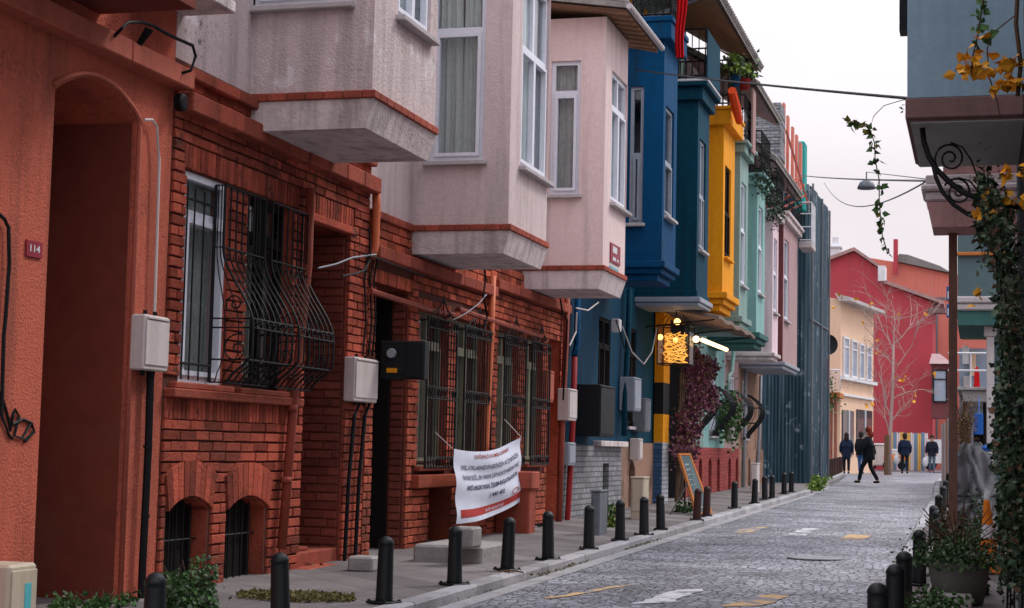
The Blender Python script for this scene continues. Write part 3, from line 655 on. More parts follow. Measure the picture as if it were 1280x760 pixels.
m=MB();m.rbox(F+.001,-6.02,11.75,12.72,4.93,5.03,.01);m.build('canopy_slab',MT['bare_concrete'],oh)
# number plate
pl=PX(41,310,F);nb=thing('number_plate','small red house number plate on the orange wall left of the arch','sign',(F,pl.y,pl.z))
u0,u1,v0,v1=rf(F,31,51,301,322)
m=MB(T);m.rbox(u0,u1,v0,v1,.0,.016,.003);m.build('plate',MT['sign_red'],nb)
m=MB();text_mesh('114',(u1-u0)*.62,(v1-v0)*.42,lambda a,b:(F+.018,u0+(u1-u0)*.2+a,v0+(v1-v0)*.32+b),m,.02);m.build('digits',MT['white_paint'],nb)
# graffiti
m=MB()
for st_ in ([(-3,490),(2,500),(8,520),(11,538),(14,520),(17,512),(22,520),(16,545),(26,548),(36,530),(41,538),(30,552)],[(2,488),(0,520),(10,545),(14,548)],[(14,530),(26,524),(38,529),(41,540),(28,551)]):
    m.tube([tuple(Vector((F+.012,0,0))+Vector((0,PX(x,y,F).y,PX(x,y,F).z))) for x,y in st_],.011,5)
tag(m.build('graffiti',MT['black_paint'],None,(F,10.2,1.6)),'black sprayed graffiti scrawl on the orange wall left of the arch','graffiti')
m=MB();m.tube([(F+.03,PX(x,y,F).y,PX(x,y,F).z) for x,y in ((-6,268),(1,274),(6,284),(7,330),(2,400),(0,420),(-3,520))],.014,6)
tag(m.build('black_conduit',MT['black_rubber'],None,(F,10,2.5)),'curved black conduit at the far left edge of the orange wall','conduit')
# corner pipe with cables
m=MB();m.tube([(F+.05,PX(x,y,F).y,PX(x,y,F).z) for x,y in ((173,150),(183,150),(189,158),(192,200),(189,300),(186,395))],.013,6)
tag(m.build('grey_conduit',MT['box_plastic'],None,(F,12.1,3)),'thin grey conduit running up from the meter box on the orange pillar','conduit')
m=MB();m.tube([(F+.06,PX(x,y,F).y,PX(x,y,F).z) for x,y in ((180,462),(177,560),(170,700),(167,770))],.032,8)
for yy in (558,645,728):
    p=PX(176-(yy-558)*.03,yy,F);m.tube([(F+.06,p.y,p.z-.012),(F+.06,p.y,p.z+.012)],.036,8)
tag(m.build('black_drainpipe',MT['black_rubber'],None,(F,12.2,.1)),'thick black cable pipe running down the orange pillar to the pavement','pipe')
def meterbox(T,u0,u1,v0,v1,d,label,mat='box_plastic',lab=True,grp=None,name='meter_box'):
    cx_=T((u0+u1)/2,v0,0);o=thing(name,label,'utility box',cx_,grp);m=MB(T)
    m.rbox(u0,u1,v0,v1,.01,d,.012);m.build('casing',MT[mat],o)
    m=MB(T);m.rbox(u0+.015,u1-.015,v0+.04,v1-.04,d,d+.012,.006);m.rbox(u0+.03,u1-.03,v1-.035,v1-.015,d,d+.02,.004);m.build('door',MT[mat],o)
    if lab:
        m=MB(T);w=(u1-u0)
        for q in (.3,.7): m.tube([(u0+w*q,v0-.04,d*.5),(u0+w*q,v0,d*.5)],.02,7);m.tube([(u0+w*q,v1,d*.5),(u0+w*q,v1+.04,d*.5)],.018,7)
        m.build('gland',MT['dark_metal'],o)
    return o
def bxT(T,x0,x1,yt,yb,X,d):  # front rectangle measured at X+d
    return rf(X+d,x0,x1,yt,yb)
u0,u1,v0,v1=bxT(T,184,211,395,464,F,.14);meterbox(T,u0-.05,u1,v0,v1,.14,'pale plastic meter box on the orange pillar beside the arch')
# pale cabinet lower left on pavement
XC=-6.2;ca,cb_=PX(11,730,XC),PX(46,730,XC);zc=PX(46,703,XC).z
cb=thing('ground_cabinet','beige utility cabinet with a blue sticker standing before the orange wall','utility box',(XC,ca.y,gz(ca.y)))
m=MB();m.rbox(F+.02,XC,ca.y,cb_.y,-.05,zc,.02);m.build('casing',MT['beige_plastic'],cb)
m=MB(FT(XC));m.rbox(ca.y+.02,cb_.y-.02,.06,zc-.04,0,.015,.005);m.build('door',MT['beige_plastic'],cb)
m=MB(FT(XC));u=(ca.y+cb_.y)/2+.02;m.rbox(u-.02,u+.06,zc-.30,zc-.13,.015,.018,.001);m.build('sticker',MT['sign_teal'],cb)
# cable hoop + junction near top
m=MB()
hp=[(148,62),(150,35),(158,28),(175,28),(190,33),(205,42),(222,50),(238,57),(242,70),(236,88),(228,97)]
m.tube([(F+.22 if i not in(0,len(hp)-1) else F+.05,PX(x,y,F+.2).y,PX(x,y,F+.2).z) for i,(x,y) in enumerate(hp)],.014,6)
for k in range(5):
    m.tube([(F+.22,PX(180+k*2,36,F+.2).y,PX(180,34,F+.2).z),(F+.15,PX(178+k,56,F+.2).y,PX(178,56,F+.2).z),(F+.08,PX(183,78,F).y,PX(183,78,F).z)],.010,5)
tag(m.build('cable_hoop',MT['black_rubber'],None,(F,12,4.6)),'bundle of cables arching out of the orange wall above the string course','cables')
m=MB();c=PX(226,128,F+.1);m.lathe([(.05,-.04),(.075,-.03),(.075,.03),(.05,.04)],(c.x,c.y,c.z),14,0)
tag(m.build('insulator',MT['black_rubber'],None,pt(c)),'black round cable insulator at the corner of the orange and brick houses','insulator')
# ---------------- brick house one
b1=thing('brick_house','red painted brick house with bulging window grilles under the nearest pink bay','house',(F,15,gz(15)))
w1=(12.86,13.72,1.84,3.64);w2=(14.12,15.18,1.84,3.64)
ba=(12.74,13.52,.05,.86);bb=(13.90,14.74,.05,.84);dr=(15.56,16.70,-.2,3.60)
holes=[w1,w2,ba,bb,dr]
m=MB(T);m.back=1;m.wall(12.59,17.3,-.2,4.55,holes,1.0)
for h in (ba,bb): arcfill(m,h[0],h[1],h[3]-.11,h[3],1.0)
bh=[w1,w2,(ba[0]-.05,ba[1]+.05,-.2,1.08),(bb[0]-.05,bb[1]+.05,-.2,1.06),dr,(12.6,15.45,1.545,1.84)]
bh+=[(12.8,15.3,3.64,3.86),(15.5,16.8,3.6,3.86)]
m.bricks(12.6,17.28,.08,4.5,bh)
voussoirs(m,ba[0]-.03,ba[1]+.03,.76,.88,.30);voussoirs(m,bb[0]-.03,bb[1]+.03,.74,.86,.30)
soldier(m,12.62,15.42,1.52,1.70);soldier(m,12.8,15.3,3.65,3.86);soldier(m,15.5,16.8,3.66,3.86)
m.rbox(15.45,16.85,3.58,3.66,-.05,.05,.008)
# brick lining in the door recess, facing the camera
m.build('wall',[MT['red_brick_paint'],MT['old_mortar']],b1)
m=MB(ST(16.70));m.bricks(F-.98,F-.03,.1,3.55,[],w=0,d=.022);m.box(F-.99,F-.012,.05,3.57,-.0,.004);m.build('recess_wall',MT['shaded_recess_brick'],b1)
m=MB(T)
m.rbox(12.62,15.4,1.70,1.78,-.05,.10,.012);m.rbox(12.7,13.85,1.78,1.835,-.1,.07,.01);m.rbox(14.0,15.3,1.78,1.835,-.1,.07,.01)
m.build('window_ledge',MT['red_cornice'],b1)
for z0_,z1_,d_ in ((4.10,4.27,.15),(4.40,4.50,.10)):
    m=MB(T);n=9
    for i in range(n):
        a=12.66+(17.28-12.66)*i/n;b=12.66+(17.28-12.66)*(i+1)/n;m.rbox(a+.003,b-.003,z0_,z1_,-.02,d_+random.uniform(-.004,.004),.012)
    m.build('cornice',MT['red_cornice'],b1)
w=window(b1,T,*w1,fm='white_pvc',split=.80,dep=.08,curt='lace_curtain',sill=False)
w=window(b1,T,*w2,fm='dark_wood',split=.80,vs=(.5,),dep=.16,curt='lace_curtain',sill=False)
for h in (ba,bb):
    m=MB(T);n=8
    for i in range(n):
        a=h[0]+(h[1]-h[0])*i/n;m.rbox(a+.006,a+(h[1]-h[0])/n-.006,gz(14)-.1,h[3],-.18,-.15+random.uniform(0,.01),.004)
    m.build('cellar_shutter',MT['dark_wood'],b1)
for h in (ba,bb):
    m=MB(T);iron_bars(m,[h[0]+(h[1]-h[0])*k/6 for k in range(1,6)],gz(14)-.02,h[3]-.03,-.10,.009);m.tube([(h[0],.5,-.10),(h[1],.5,-.10)],.009,4);m.build('cellar_grille',MT['black_iron'],b1)
m=MB(T);m.box(15.56,16.70,.1,3.6,-1.05,-.98);m.build('door',MT['dark_wood'],b1)
m=MB(T);m.rbox(15.50,16.72,.0,.26,-.9,-.02,.012);m.rbox(15.46,16.74,-.1,.12,-.9,.18,.012);m.rbox(15.6,16.1,.26,.30,-.85,-.1,.01);m.build('doorstep',MT['red_cornice'],b1)
# bulging grilles
def bulge(v,zb=1.84,zt=3.62):
    # outward distance as a function of height: straight, then a smooth belly that curls back at the foot
    def ss(x): x=max(0,min(1,x));return x*x*(3-2*x)
    return .09+.31*ss((3.05-v)/.70)-.24*ss((2.12-v)/.27)
def grille(parent,u0,u1,zb,zt,n,name='window_grille'):
    m=MB(T);r=.009
    zs=[zb+(zt-zb)*i/22 for i in range(23)]
    prof=[(bulge(z),z) for z in zs]
    for i in range(n):
        u=u0+(u1-u0)*i/(n-1);m.tube([(u,z,w_) for w_,z in prof],r if 0<i<n-1 else .013,5)
    for z in (zt,3.05,2.42,2.34,zb+.2,zb):
        m.tube([(u0,z,0),(u0,z,bulge(z)),(u1,z,bulge(z)),(u1,z,0)],.010,5)
    # curls along the front
    for i in range(n-1):
        uc=u0+(u1-u0)*(i+.5)/(n-1)
        for zc in (2.38,2.98,zb+.12):
            sp=spiral((0,0),.042,1.3,random.random()*6,16)
            m.tube([(uc+a,zc+b,bulge(zc)+.012) for a,b in sp],.005,4,False)
    # near side panel: vertical bars and scroll
    for u in (u0,u1):
        m.tube([(u,zb,.0),(u,zt,.0)],.016,5)
        for q in (.33,.66):
            m.tube([(u,z,bulge(z)*q) for z in zs],.006,4)
        sp=spiral((.25,2.15),.14,1.4,1.2,26);m.tube([(u,b,a) for a,b in sp],.008,4)
        sp=spiral((.22,2.55),.09,1.4,4,26,-1);m.tube([(u,b,a) for a,b in sp],.008,4)
    return m.build(name,MT['black_iron'],parent)
grille(b1,13.46,14.34,1.86,3.60,8);grille(b1,14.50,15.36,1.86,3.60,8)
m=MB(T);iron_bars(m,[12.88,13.02,13.2,13.4],1.86,3.5,.02);m.tube([(12.86,3.4,.02),(13.44,3.4,.02)],.012,5);m.tube([(12.86,2.0,.02),(13.44,2.0,.02)],.012,5)
m.build('window_grille',MT['black_iron'],b1)
# downpipe
m=MB();m.tube([(F+.09,PX(x,y,F+.09).y,PX(x,y,F+.09).z) for x,y in ((388,235),(385,330),(376,420),(368,495),(352,686))],.045,10)
for y in (510,600):
    p=PX(365-(y-510)*.085,y,F+.09);m.tube([(F+.09,p.y,p.z-.03),(F+.09,p.y,p.z+.03)],.053,10)
m.build('downpipe',MT['rust_pipe'],b1,smooth=True)
m=MB();m.tube([(F+.08,PX(x,y,F).y,PX(x,y,F).z) for x,y in ((462,238),(462,260),(460,310),(457,322))],.05,8);m.build('downpipe',MT['orange_pipe'],b1,smooth=True)
# upper wall + bay generic
def bay(par,y0,y1,X,zb,zt,mat,slab,trim,slabh=.27,side=None,front=None,sidekw={},frontkw={},trimh=.07):
    w_=MB(ST(y0));w_.wall(F,X,zb,zt,[side] if side else [],.14)
    w_.T=FT(X);w_.wall(y0+.14,y1,zb,zt,[front] if front else [],.14)
    w_.T=lambda u,v,w:(u,y1+w,v);w_.wall(F,X-.141,zb,zt,[],.14)
    w_.T=None;w_.box(F,X-.01,y0+.01,y1-.01,zt-.05,zt)
    w_.build('bay',MT[mat],par)
    if slab:
        s=MB();a=.0;k=.07
        s.add([(F,y0-.02+.01,zb-slabh-trimh),(X+.02-k,y0-.02+.01,zb-slabh-trimh),(X+.02-k,y1+.02-k,zb-slabh-trimh),(F,y1+.02-k,zb-slabh-trimh),
               (F,y0-.02,zb-trimh),(X+.02,y0-.02,zb-trimh),(X+.02,y1+.02,zb-trimh),(F,y1+.02,zb-trimh)],[(0,3,2,1),(4,5,6,7),(0,1,5,4),(1,2,6,5),(2,3,7,6)])
        s.build('bay_base',MT[slab],par)
        t=MB();t.T=None
        n=6
        for i in range(n):
            a=F+(X-.083-F)*i/n;b=F+(X-.083-F)*(i+1)/n;t.rbox(a+.002,b-.002,y0-.045,y0+.1,zb-trimh+.001,zb+.004,.008)
        n=9
        for i in range(n):
            a=y0+.1+(y1-y0-.1)*i/n;b=y0+.1+(y1-y0-.1)*(i+1)/n;t.rbox(X-.1,X+.045,a+.002,b-.002,zb-trimh+.001,zb+.004,.008)
        t.rbox(X-.08,X+.045,y0-.045,y0+.098,zb-trimh+.0015,zb+.0045,.008)
        t.build('bay_trim',MT[trim],par)
    if side: window(par,ST(y0),*side,**sidekw)
    if front: window(par,FT(X),*front,**frontkw)
BX=-5.3
m=MB(T);m.wall(12.60,17.30,4.552,9,[],.4);m.build('upper_wall',MT['mauve_stucco'],b1)
fr=rf(BX,496,540,-120,38);
bay(b1,14.10,15.92,BX,4.54,9,'mauve_stucco','bare_concrete','red_cornice',side=(PY(316,0,14.1).x,PY(438,0,14.1).x,PY(380,6,14.1).z,6.9),front=(PX(497,20,BX).y,PX(538,40,BX).y,PX(515,32,BX).z,7.2),
    sidekw=dict(split=.8,vs=(.5,)),frontkw=dict(split=.8,vs=(.5,)))
# ---------------- brick house two
b2=thing('brick_house','orange brick house with the grey meter cupboard in its doorway under the middle pink bay','house',(F,20,gz(20)))
d2=(17.56,18.72,-.2,3.15);h2w=[(19.10,20.22,1.10,2.98),(20.62,21.85,1.10,2.98)]
cel=(19.35,20.35,-.2,.62)
m=MB(T);m.back=1;m.wall(17.30,22.1,-.2,3.95,[d2]+h2w+[(19.62,20.5,-.2,.98)],.8)
m.bricks(17.31,22.09,.1,3.38,[d2]+h2w+[(19.6,20.52,-.2,1.0),(18.9,22.0,.98,1.10),(19.0,22.0,2.98,3.12),(17.5,18.8,3.12,3.3)],bl=.24)
m.bricks(17.31,22.09,3.56,3.86,[],bl=.3)
soldier(m,17.5,18.8,3.15,3.3);soldier(m,19.02,20.3,2.99,3.12);soldier(m,20.55,21.95,2.99,3.12)
m.rbox(18.92,20.4,.84,1.0,-.02,.12,.012)
m.build('wall',[MT['orange_brick_paint'],MT['old_mortar']],b2)
m=MB(ST(18.72));m.bricks(F-.19,F-.03,.1,3.1,[],d=.022,bl=.24);m.box(F-.20,F-.012,.05,3.12,-.0,.004);m.build('recess_wall',MT['shaded_recess_brick'],b2)
m=MB(ST(18.72));m.box(F-.79,F-.202,.05,3.13,.001,.05);m.build('doorway_shade_panel',MT['dark_void'],b2)  # near-black sheet standing in for the shade deeper inside the open doorway
for z0_,z1_,d_ in ((3.40,3.54,.14),(3.86,3.95,.06)):
    m=MB(T)
    for i in range(9):
        a=17.32+(22.08-17.32)*i/9;b=17.32+(22.08-17.32)*(i+1)/9;m.rbox(a+.003,b-.003,z0_,z1_,-.02,d_+random.uniform(-.004,.004),.012)
    m.build('cornice',MT['red_cornice'],b2)
m=MB(T);m.box(17.56,18.72,.1,3.15,-.85,-.78);m.build('door',MT['dark_wood'],b2)
m=MB(T);m.box(19.62,20.5,-.1,.98,-.5,-.45);m.build('cellar_door',MT['dark_wood'],b2)
m=MB(T);m.wall(17.30,22.10,3.952,9,[],.4);m.build('upper_wall',MT['mauve_clean'],b2)
for h in h2w: window(b2,T,*h,fm='old_frame',split=.8,vs=(.5,),dep=.14,curt='lace_curtain',sill=True,sm='red_cornice')
def crestgrille(par,u0,u1,v0,v1,n=10,w=.13):
    m=MB(T)
    for i in range(n):
        u=u0+(u1-u0)*i/(n-1);m.tube([(u,v0,w),(u,v1,w)],.008 if 0<i<n-1 else .015,5)
    mid=v0+(v1-v0)*.5
    for z in (v0,v0+.13,mid-.07,mid+.07,v1-.13,v1): m.tube([(u0,z,w),(u1,z,w)],.009,5)
    for u in (u0,u1):
        for z in (v0+.05,v1-.05): m.tube([(u,z,0),(u,z,w)],.01,5)
    for z in (v0+.065,mid,v1-.065):
        k=int((u1-u0)/.095)
        for i in range(k):
            uc=u0+(u1-u0)*(i+.5)/k
            m.tube([(uc+.042*math.cos(t*.7),z+.055*math.sin(t*.7),w+.012) for t in range(10)],.0055,4,False)
    # crest
    uc=(u0+u1)/2;hw=(u1-u0)*.42
    for s_ in (-1,1):
        m.tube([(uc+s_*hw,v1,w),(uc+s_*hw*.75,v1+.07,w),(uc+s_*hw*.35,v1+.12,w),(uc,v1+.26,w)],.010,5)
        m.tube([(uc+s_*a,v1+.07+b,w) for a,b in spiral((hw*.45,0),.06,1.4,0,20)],.007,4)
    m.tube([(uc,v1,w),(uc,v1+.3,w)],.009,5)
    m.build('window_grille',MT['black_iron'],par)
crestgrille(b2,19.08,20.24,1.08,2.90,11);crestgrille(b2,20.60,21.86,1.08,2.90,12)
m=MB();m.tube([(F+.1,PX(x,y,F+.1).y,PX(x,y,F+.1).z) for x,y in ((616,345),(613,430),(607,552),(606,580))],.05,8);m.build('downpipe',MT['orange_pipe'],b2,smooth=True)
m=MB(T);m.tube([(17.2,3.02,.08),(19.3,2.98,.10),(20.2,3.0,.10)],.035,7);m.tube([(20.3,3.08,.12),(24.5,3.02,.12)],.035,7);m.build('wall_conduit',MT['rust_pipe'],b2)
s2=rs(18.72,538,606,-70,201);f2=rf(BX,652,686,-22,219)
bay(b2,18.72,20.50,BX,3.94,8.2,'mauve_clean','bare_concrete','red_cornice',side=s2,front=f2,sidekw=dict(split=.60),frontkw=dict(split=.62,vs=(.5,)))
# meter cupboard in doorway (dark)
u0,u1,v0,v1=rs(17.45,476,531,426,474)
mc=thing('meter_cupboard','dark metal electricity meter cupboard with a glass window beside the second doorway','utility box',(u0,17.45,v0))
m=MB(ST(17.6));m.rbox(u0,u1,v0,v1,0,.16,.01);m.build('casing',MT['dark_metal'],mc)
m=MB(ST(17.6));um=u0+(u1-u0)*.55;m.rbox(u0+.05,um,v0+.05,v1-.06,.16,.17,.004);m.rbox(um+.03,u1-.01,v0+.02,v1-.02,.16,.175,.004);m.build('door',MT['dark_metal'],mc)
m=MB(ST(17.6));m.lathe([(.05,0),(.055,.03),(.05,.05)],((u0+um)/2,v1-.14,.172),12,2);m.build('meter_dial',MT['grey_frame'],mc)
m=MB(ST(17.6));m.box((u0+um)/2-.06,(u0+um)/2+.06,v0+.07,v0+.12,.172,.178);m.build('sticker',MT['yellow_paint'],mc)
u0,u1,v0,v1=bxT(T,446,472,448,503,F,.14);meterbox(T,u0-.06,u1,v0,v1,.14,'grey double meter box hanging between the two doorways')
m=MB()
for dx in (0,13):
    m.tube([(F+.07,PX(x+dx,y,F+.07).y,PX(x+dx,y,F+.07).z) for x,y in ((450,503),(443,520),(436,600),(430,715))],.022,6)
for dx in (0,7,12): m.tube([(F+.05,PX(x+dx,y,F).y,PX(x+dx,y,F).z) for x,y in ((448,445),(452,400),(450,350),(455,320))],.012,5)
tag(m.build('cable_pipes',MT['black_rubber'],None,(F,16.8,.1)),'pair of thin black cable pipes under the double meter box','pipe')
m=MB();c=PG(455,712);m.rbox(c.x-.14,c.x+.12,c.y-.1,c.y+.16,c.z-.02,c.z+.13,.02);tag(m.build('small_block',MT['stone_block'],None,pt(c)),'small grey concrete block at the foot of the cable pipes','block')
# ---------------- brick house three
b3=thing('brick_house','red brick house with ornate grilles under the farthest pink bay','house',(F,24,gz(24)))
h3w=[(22.50,23.60,1.12,2.98),(24.02,25.02,1.12,2.98)];d3=(25.35,26.15,-.2,3.05)
m=MB(T);m.back=1;m.wall(22.1,26.38,-.2,3.98,h3w+[d3,(22.6,23.4,-.2,.9)],.8)
m.bricks(22.11,26.37,.15,3.5,h3w+[d3,(22.58,23.42,-.2,.92),(22.3,25.2,.98,1.12)],bl=.24)
m.bricks(22.11,26.37,3.68,3.9,[],bl=.3);m.build('wall',[MT['orange_brick_paint'],MT['old_mortar']],b3)
m=MB(T)
for i in range(8):
    a=22.12+(26.38-22.12)*i/8;b=22.12+(26.38-22.12)*(i+1)/8;m.rbox(a+.003,b-.003,3.52,3.66,-.02,.14,.012)
m.build('cornice',MT['red_cornice'],b3)
m=MB(T);m.box(25.35,26.15,.1,3.05,-.85,-.78);m.build('door',MT['dark_wood'],b3)
m=MB(T);m.box(22.6,23.4,.1,.9,-.5,-.45);m.build('cellar_door',MT['dark_wood'],b3)
for h in h3w: window(b3,T,*h,fm='old_frame',split=.8,vs=(.5,),dep=.14,curt='lace_curtain',sill=True,sm='red_cornice')
crestgrille(b3,22.48,23.62,1.10,2.92,11);crestgrille(b3,23.98,25.04,1.10,2.92,10)
m=MB(T);m.wall(22.1,26.38,3.982,8.0,[],.4);m.build('upper_wall',MT['pink_stucco'],b3)
s3=rs(23.82,688,725,76,243);f3=rf(BX,764,784,96,260)
bay(b3,23.82,25.40,BX,4.02,7.72,'pink_stucco','bare_concrete','red_cornice',side=s3,front=f3,sidekw=dict(split=.76,curt='lace_curtain'),frontkw=dict(split=.74,vs=(.5,)))
# sloping roof over bay 3
m=MB()
zt=7.72;m.add([(F-1,23.3,zt+.36),(BX+.38,23.45,zt+.02),(BX+.38,26.0,zt+.02),(F-1,26.4,zt+.36),(F-1,23.3,zt+.44),(BX+.38,23.45,zt+.10),(BX+.38,26.0,zt+.10),(F-1,26.4,zt+.44)],[(0,3,2,1),(4,5,6,7),(0,1,5,4),(1,2,6,5),(2,3,7,6)])
for i in range(22):
    y=23.5+2.45*i/21;m.tube([(BX+.40,y,zt+.11),(BX-.6,y+.02,zt+.33)],.03,6)
m.build('roof',MT['roof_edge'],b3)
m=MB();zs_=.36*.0+zt
m.add([(F-.9,23.35,zt+.32),(BX+.36,23.47,zt-.005),(BX+.36,25.98,zt-.005),(F-.9,26.35,zt+.32)],[(0,3,2,1)])
for i in range(9):
    y=23.55+2.35*i/8;m.add([(BX-.1,y,zt+.10),(BX+.36,y,zt-.01),(BX+.36,y+.05,zt-.01),(BX-.1,y+.05,zt+.10),(BX-.1,y,zt+.05),(BX+.36,y,zt-.06),(BX+.36,y+.05,zt-.06),(BX-.1,y+.05,zt+.05)],[(0,1,2,3),(4,7,6,5),(0,4,5,1),(1,5,6,2),(2,6,7,3)])
m.build('soffit',MT['soffit_wood'],b3)
m=MB();m.tube([(BX+.42,23.4,zt+.03),(BX+.42,26.05,zt+.03)],.045,8);m.build('gutter',MT['sill_stone'],b3)
# red stair parapet
a=PG(690,662);pr=thing('stair_parapet','red painted brick stair parapet standing out from the wall past the banner','parapet',(-6.2,21.9,gz(22)))
ya=PX(664,640,-5.95).y
m=MB();m.rbox(F+.03,-5.98,ya,ya+.35,gz(22)-.05,1.0,.02);m.rbox(F+.03,-5.94,ya-.04,ya+.40,.78,.98+.04,.015);m.build('pier',MT['red_cornice'],pr)
# stone steps
a=PG(515,702);sp=thing('stone_steps','two worn grey stone steps behind the banner on the pavement','steps',(-6,18.8,gz(19)))
qa,qb=PG(544,688,.17),PG(590,686,.17)
m=MB();m.rbox(-5.78,-5.02,17.0,18.1,gz(17)-.05,gz(17)+.17,.025);m.build('step',MT['stone_block'],sp)
m=MB();m.rbox(qa.x,qb.x,qb.y,qb.y+.35,gz(17)+.171,gz(17)+.38,.02);m.build('step',MT['stone_block'],sp)
# shoes / bag on landing
m=MB();c=PG(690,664)
for i in range(3):
    q=c+Vector((-.12-.1*i,-.05*i,.03));m.tube([tuple(q+Vector((.09*math.cos(t*.6),.07*math.sin(t*.6),.05+.02*math.sin(t)))) for t in range(11)],.012,5)
tag(m.build('coiled_hose',MT['black_rubber'],None,pt(c)),'short black hose coiled at the foot of the red stair parapet','hose')
for pts,r_,lab in (([(428,345),(445,342),(455,338),(462,325),(463,300),(461,285)],.012,'loop of cable hanging by the end of the first brick cornice'),
    ([(455,318),(470,322),(490,330),(530,345)],.010,'thin cable sagging along the second brick house cornice'),
    ([(606,335),(607,350),(604,370),(609,395),(603,420)],.014,'tangle of cables above the orange downpipe between the grilles'),
    ([(566,400),(582,392),(598,380),(608,368)],.008,'thin pale cable crossing from the grille crest to the downpipe'),
    ([(398,335),(420,330),(440,322),(470,318)],.010,'pale cable stretched before the first doorway'),
    ([(700,372),(703,390),(709,400),(707,440),(704,500)],.016,'bundle of cables down the end of the last brick house')):
    m=MB();m.tube([(F+.2,PX(x,y,F+.2).y,PX(x,y,F+.2).z) for x,y in pts],r_,5);tag(m.build('cable',MT['black_rubber' if 'pale' not in lab else 'grey_frame'],None,pt(PX(*pts[0],F+.2))),lab,'cable')
# ---------------- banner
xb=-6.12
TL,TR,BL,BR=(PX(566,561,xb),PX(652,547,xb),PX(570,655,xb),PX(653,625,xb))
def BAN(s,t,w=0):
    # s,t in 0..1 from lower left
    top=TL.lerp(TR,s);bot=BL.lerp(BR,s)
    top.z-=.10*math.sin(math.pi*s)+.0;bot.z-=.10*math.sin(math.pi*s)*.7
    p=bot.lerp(top,t);ww=.018*math.sin(s*9+t*3)+.03*math.sin(math.pi*s)*math.sin(math.pi*t)+.012*math.sin(t*14+s*5)
    return (p.x+ww+w,p.y,p.z)
bn=thing('banner','white cloth notice banner with a red bottom stripe tied across the grilles','banner',(xb,TL.y,BL.z))
def cloth(mb,s0,s1,t0,t1,w,nx=28,ny=20):
    vs=[BAN(s0+(s1-s0)*i/nx,t0+(t1-t0)*j/ny,w) for j in range(ny+1) for i in range(nx+1)]
    mb.add(vs,[(j*(nx+1)+i,j*(nx+1)+i+1,(j+1)*(nx+1)+i+1,(j+1)*(nx+1)+i) for j in range(ny) for i in range(nx)])
m=MB();cloth(m,0,1,0,1,0);m.build('cloth',MT['banner_cloth'],bn,smooth=True)
m=MB();cloth(m,.045,.985,.075,.185,.004);m.build('stripe',MT['banner_red'],bn,smooth=True)
def btxt(body,s0,s1,t0,h,mat,bold=.0,name='lettering'):
    m=MB();text_mesh(body,1,1,lambda a,b:BAN(s0+(s1-s0)*a,t0+h*b,.009),m,bold);m.build(name,MT[mat],bn)
btxt('DEĞERLİ KOMŞULARIMIZ',.28,.80,.885,.08,'ink_red',.02)
btxt('EVSEL ATIKLARINIZI EVLERİNİZİN VE İŞYERİNİZİN',.10,.94,.715,.10,'banner_ink',.016)
btxt('ÖNÜNE DEĞİL, EN YAKIN ÇÖP KONTEYNERİNE ATINIZ',.09,.94,.575,.10,'banner_ink',.016)
btxt('AKSİ HALDE YASAL İŞLEM BAŞLATILACAKTIR.',.13,.93,.435,.10,'banner_ink',.034)
btxt('( 440 402',.46,.66,.285,.09,'banner_ink',.02)
btxt('FATİH BELEDİYESİ',.42,.68,.10,.052,'banner_cloth',.012)
m=MB();m.tube([BAN(.84+.06*math.cos(t*.8),.25+.04*math.sin(t*.8),.008) for t in range(9)],.006,4);m.build('emblem',MT['ink_red'],bn)
for q1,q2 in ((TL,(F+.13,TL.y+.05,TL.z+.2)),(TR,(F+.13,TR.y-.02,TR.z+.25)),(BR,(F+.1,BR.y+.1,BR.z+.1))):
    m=MB();m.tube([tuple(q1),q2],.006,4);m.build('cord',MT['box_plastic'],bn)
# weeds, moss
def bush(name,label,c,rx,ry,rz,n,size,mats,cat='plant',stems=10,group=None,zmin=None):
    o=thing(name,label,cat,pt(c),group)
    m=MB()
    for i in range(stems):
        a=random.random()*6.28;m.tube([tuple(c),(c[0]+rx*.4*math.cos(a),c[1]+ry*.4*math.sin(a),c[2]+rz*.6),(c[0]+rx*.8*math.cos(a+.3),c[1]+ry*.8*math.sin(a+.3),c[2]+rz*random.uniform(.8,1.5))],.004,4)
    m.build('stems',MT['stem'],o)
    cl=[(Vector((random.gauss(0,.5)*rx,random.gauss(0,.5)*ry,abs(random.gauss(.5,.35))*rz))) for _ in range(max(5,n//60))]
    for k,mt in enumerate(mats):
        m=MB()
        for i in range(n//len(mats)):
            q=random.choice(cl);p=Vector((c[0]+q.x+random.gauss(0,rx*.2),c[1]+q.y+random.gauss(0,ry*.2),max(c[2]+.01,c[2]+q.z+random.gauss(0,rz*.22))))
            m.leaf(p,size)
        m.build('foliage',MT[mt],o)
    return o
c=PG(232,762);bush('wild_shrub','leafy green wild shrub at the foot of the brick wall by the first cellar window',c,.24,.30,.24,2400,.042,['leaf_green','leaf_green','leaf_grey'],stems=24)
c=Vector((-6.4,11.2,gz(11)));o=bush('climbing_weed','thin dry weed climbing in the arched recess',Vector((-7.2,11.2,gz(11))),.16,.25,1.0,260,.035,['leaf_olive'])
c=Vector((-6.3,11.3,gz(11)));bush('ground_weed','low green weeds at the foot of the orange arch',c,.2,.5,.1,400,.05,['leaf_green'])
def mossmat(name,label,c,rx,ry,n):
    m=MB()
    for i in range(n):
        a=random.random()*6.28;r_=math.sqrt(random.random());p=(c[0]+rx*r_*math.cos(a),c[1]+ry*r_*math.sin(a),c[2]+random.uniform(0,.02));m.leaf(p,.035)
    return tag(m.build(name,MT['dry_grass'],None,pt(c)),label,'grass')
p=PG(370,746);g_=mossmat('dry_grass','patch of dry yellowish grass on the pavement before the first doorway',p,.5,.35,1500);g_['kind']='stuff'
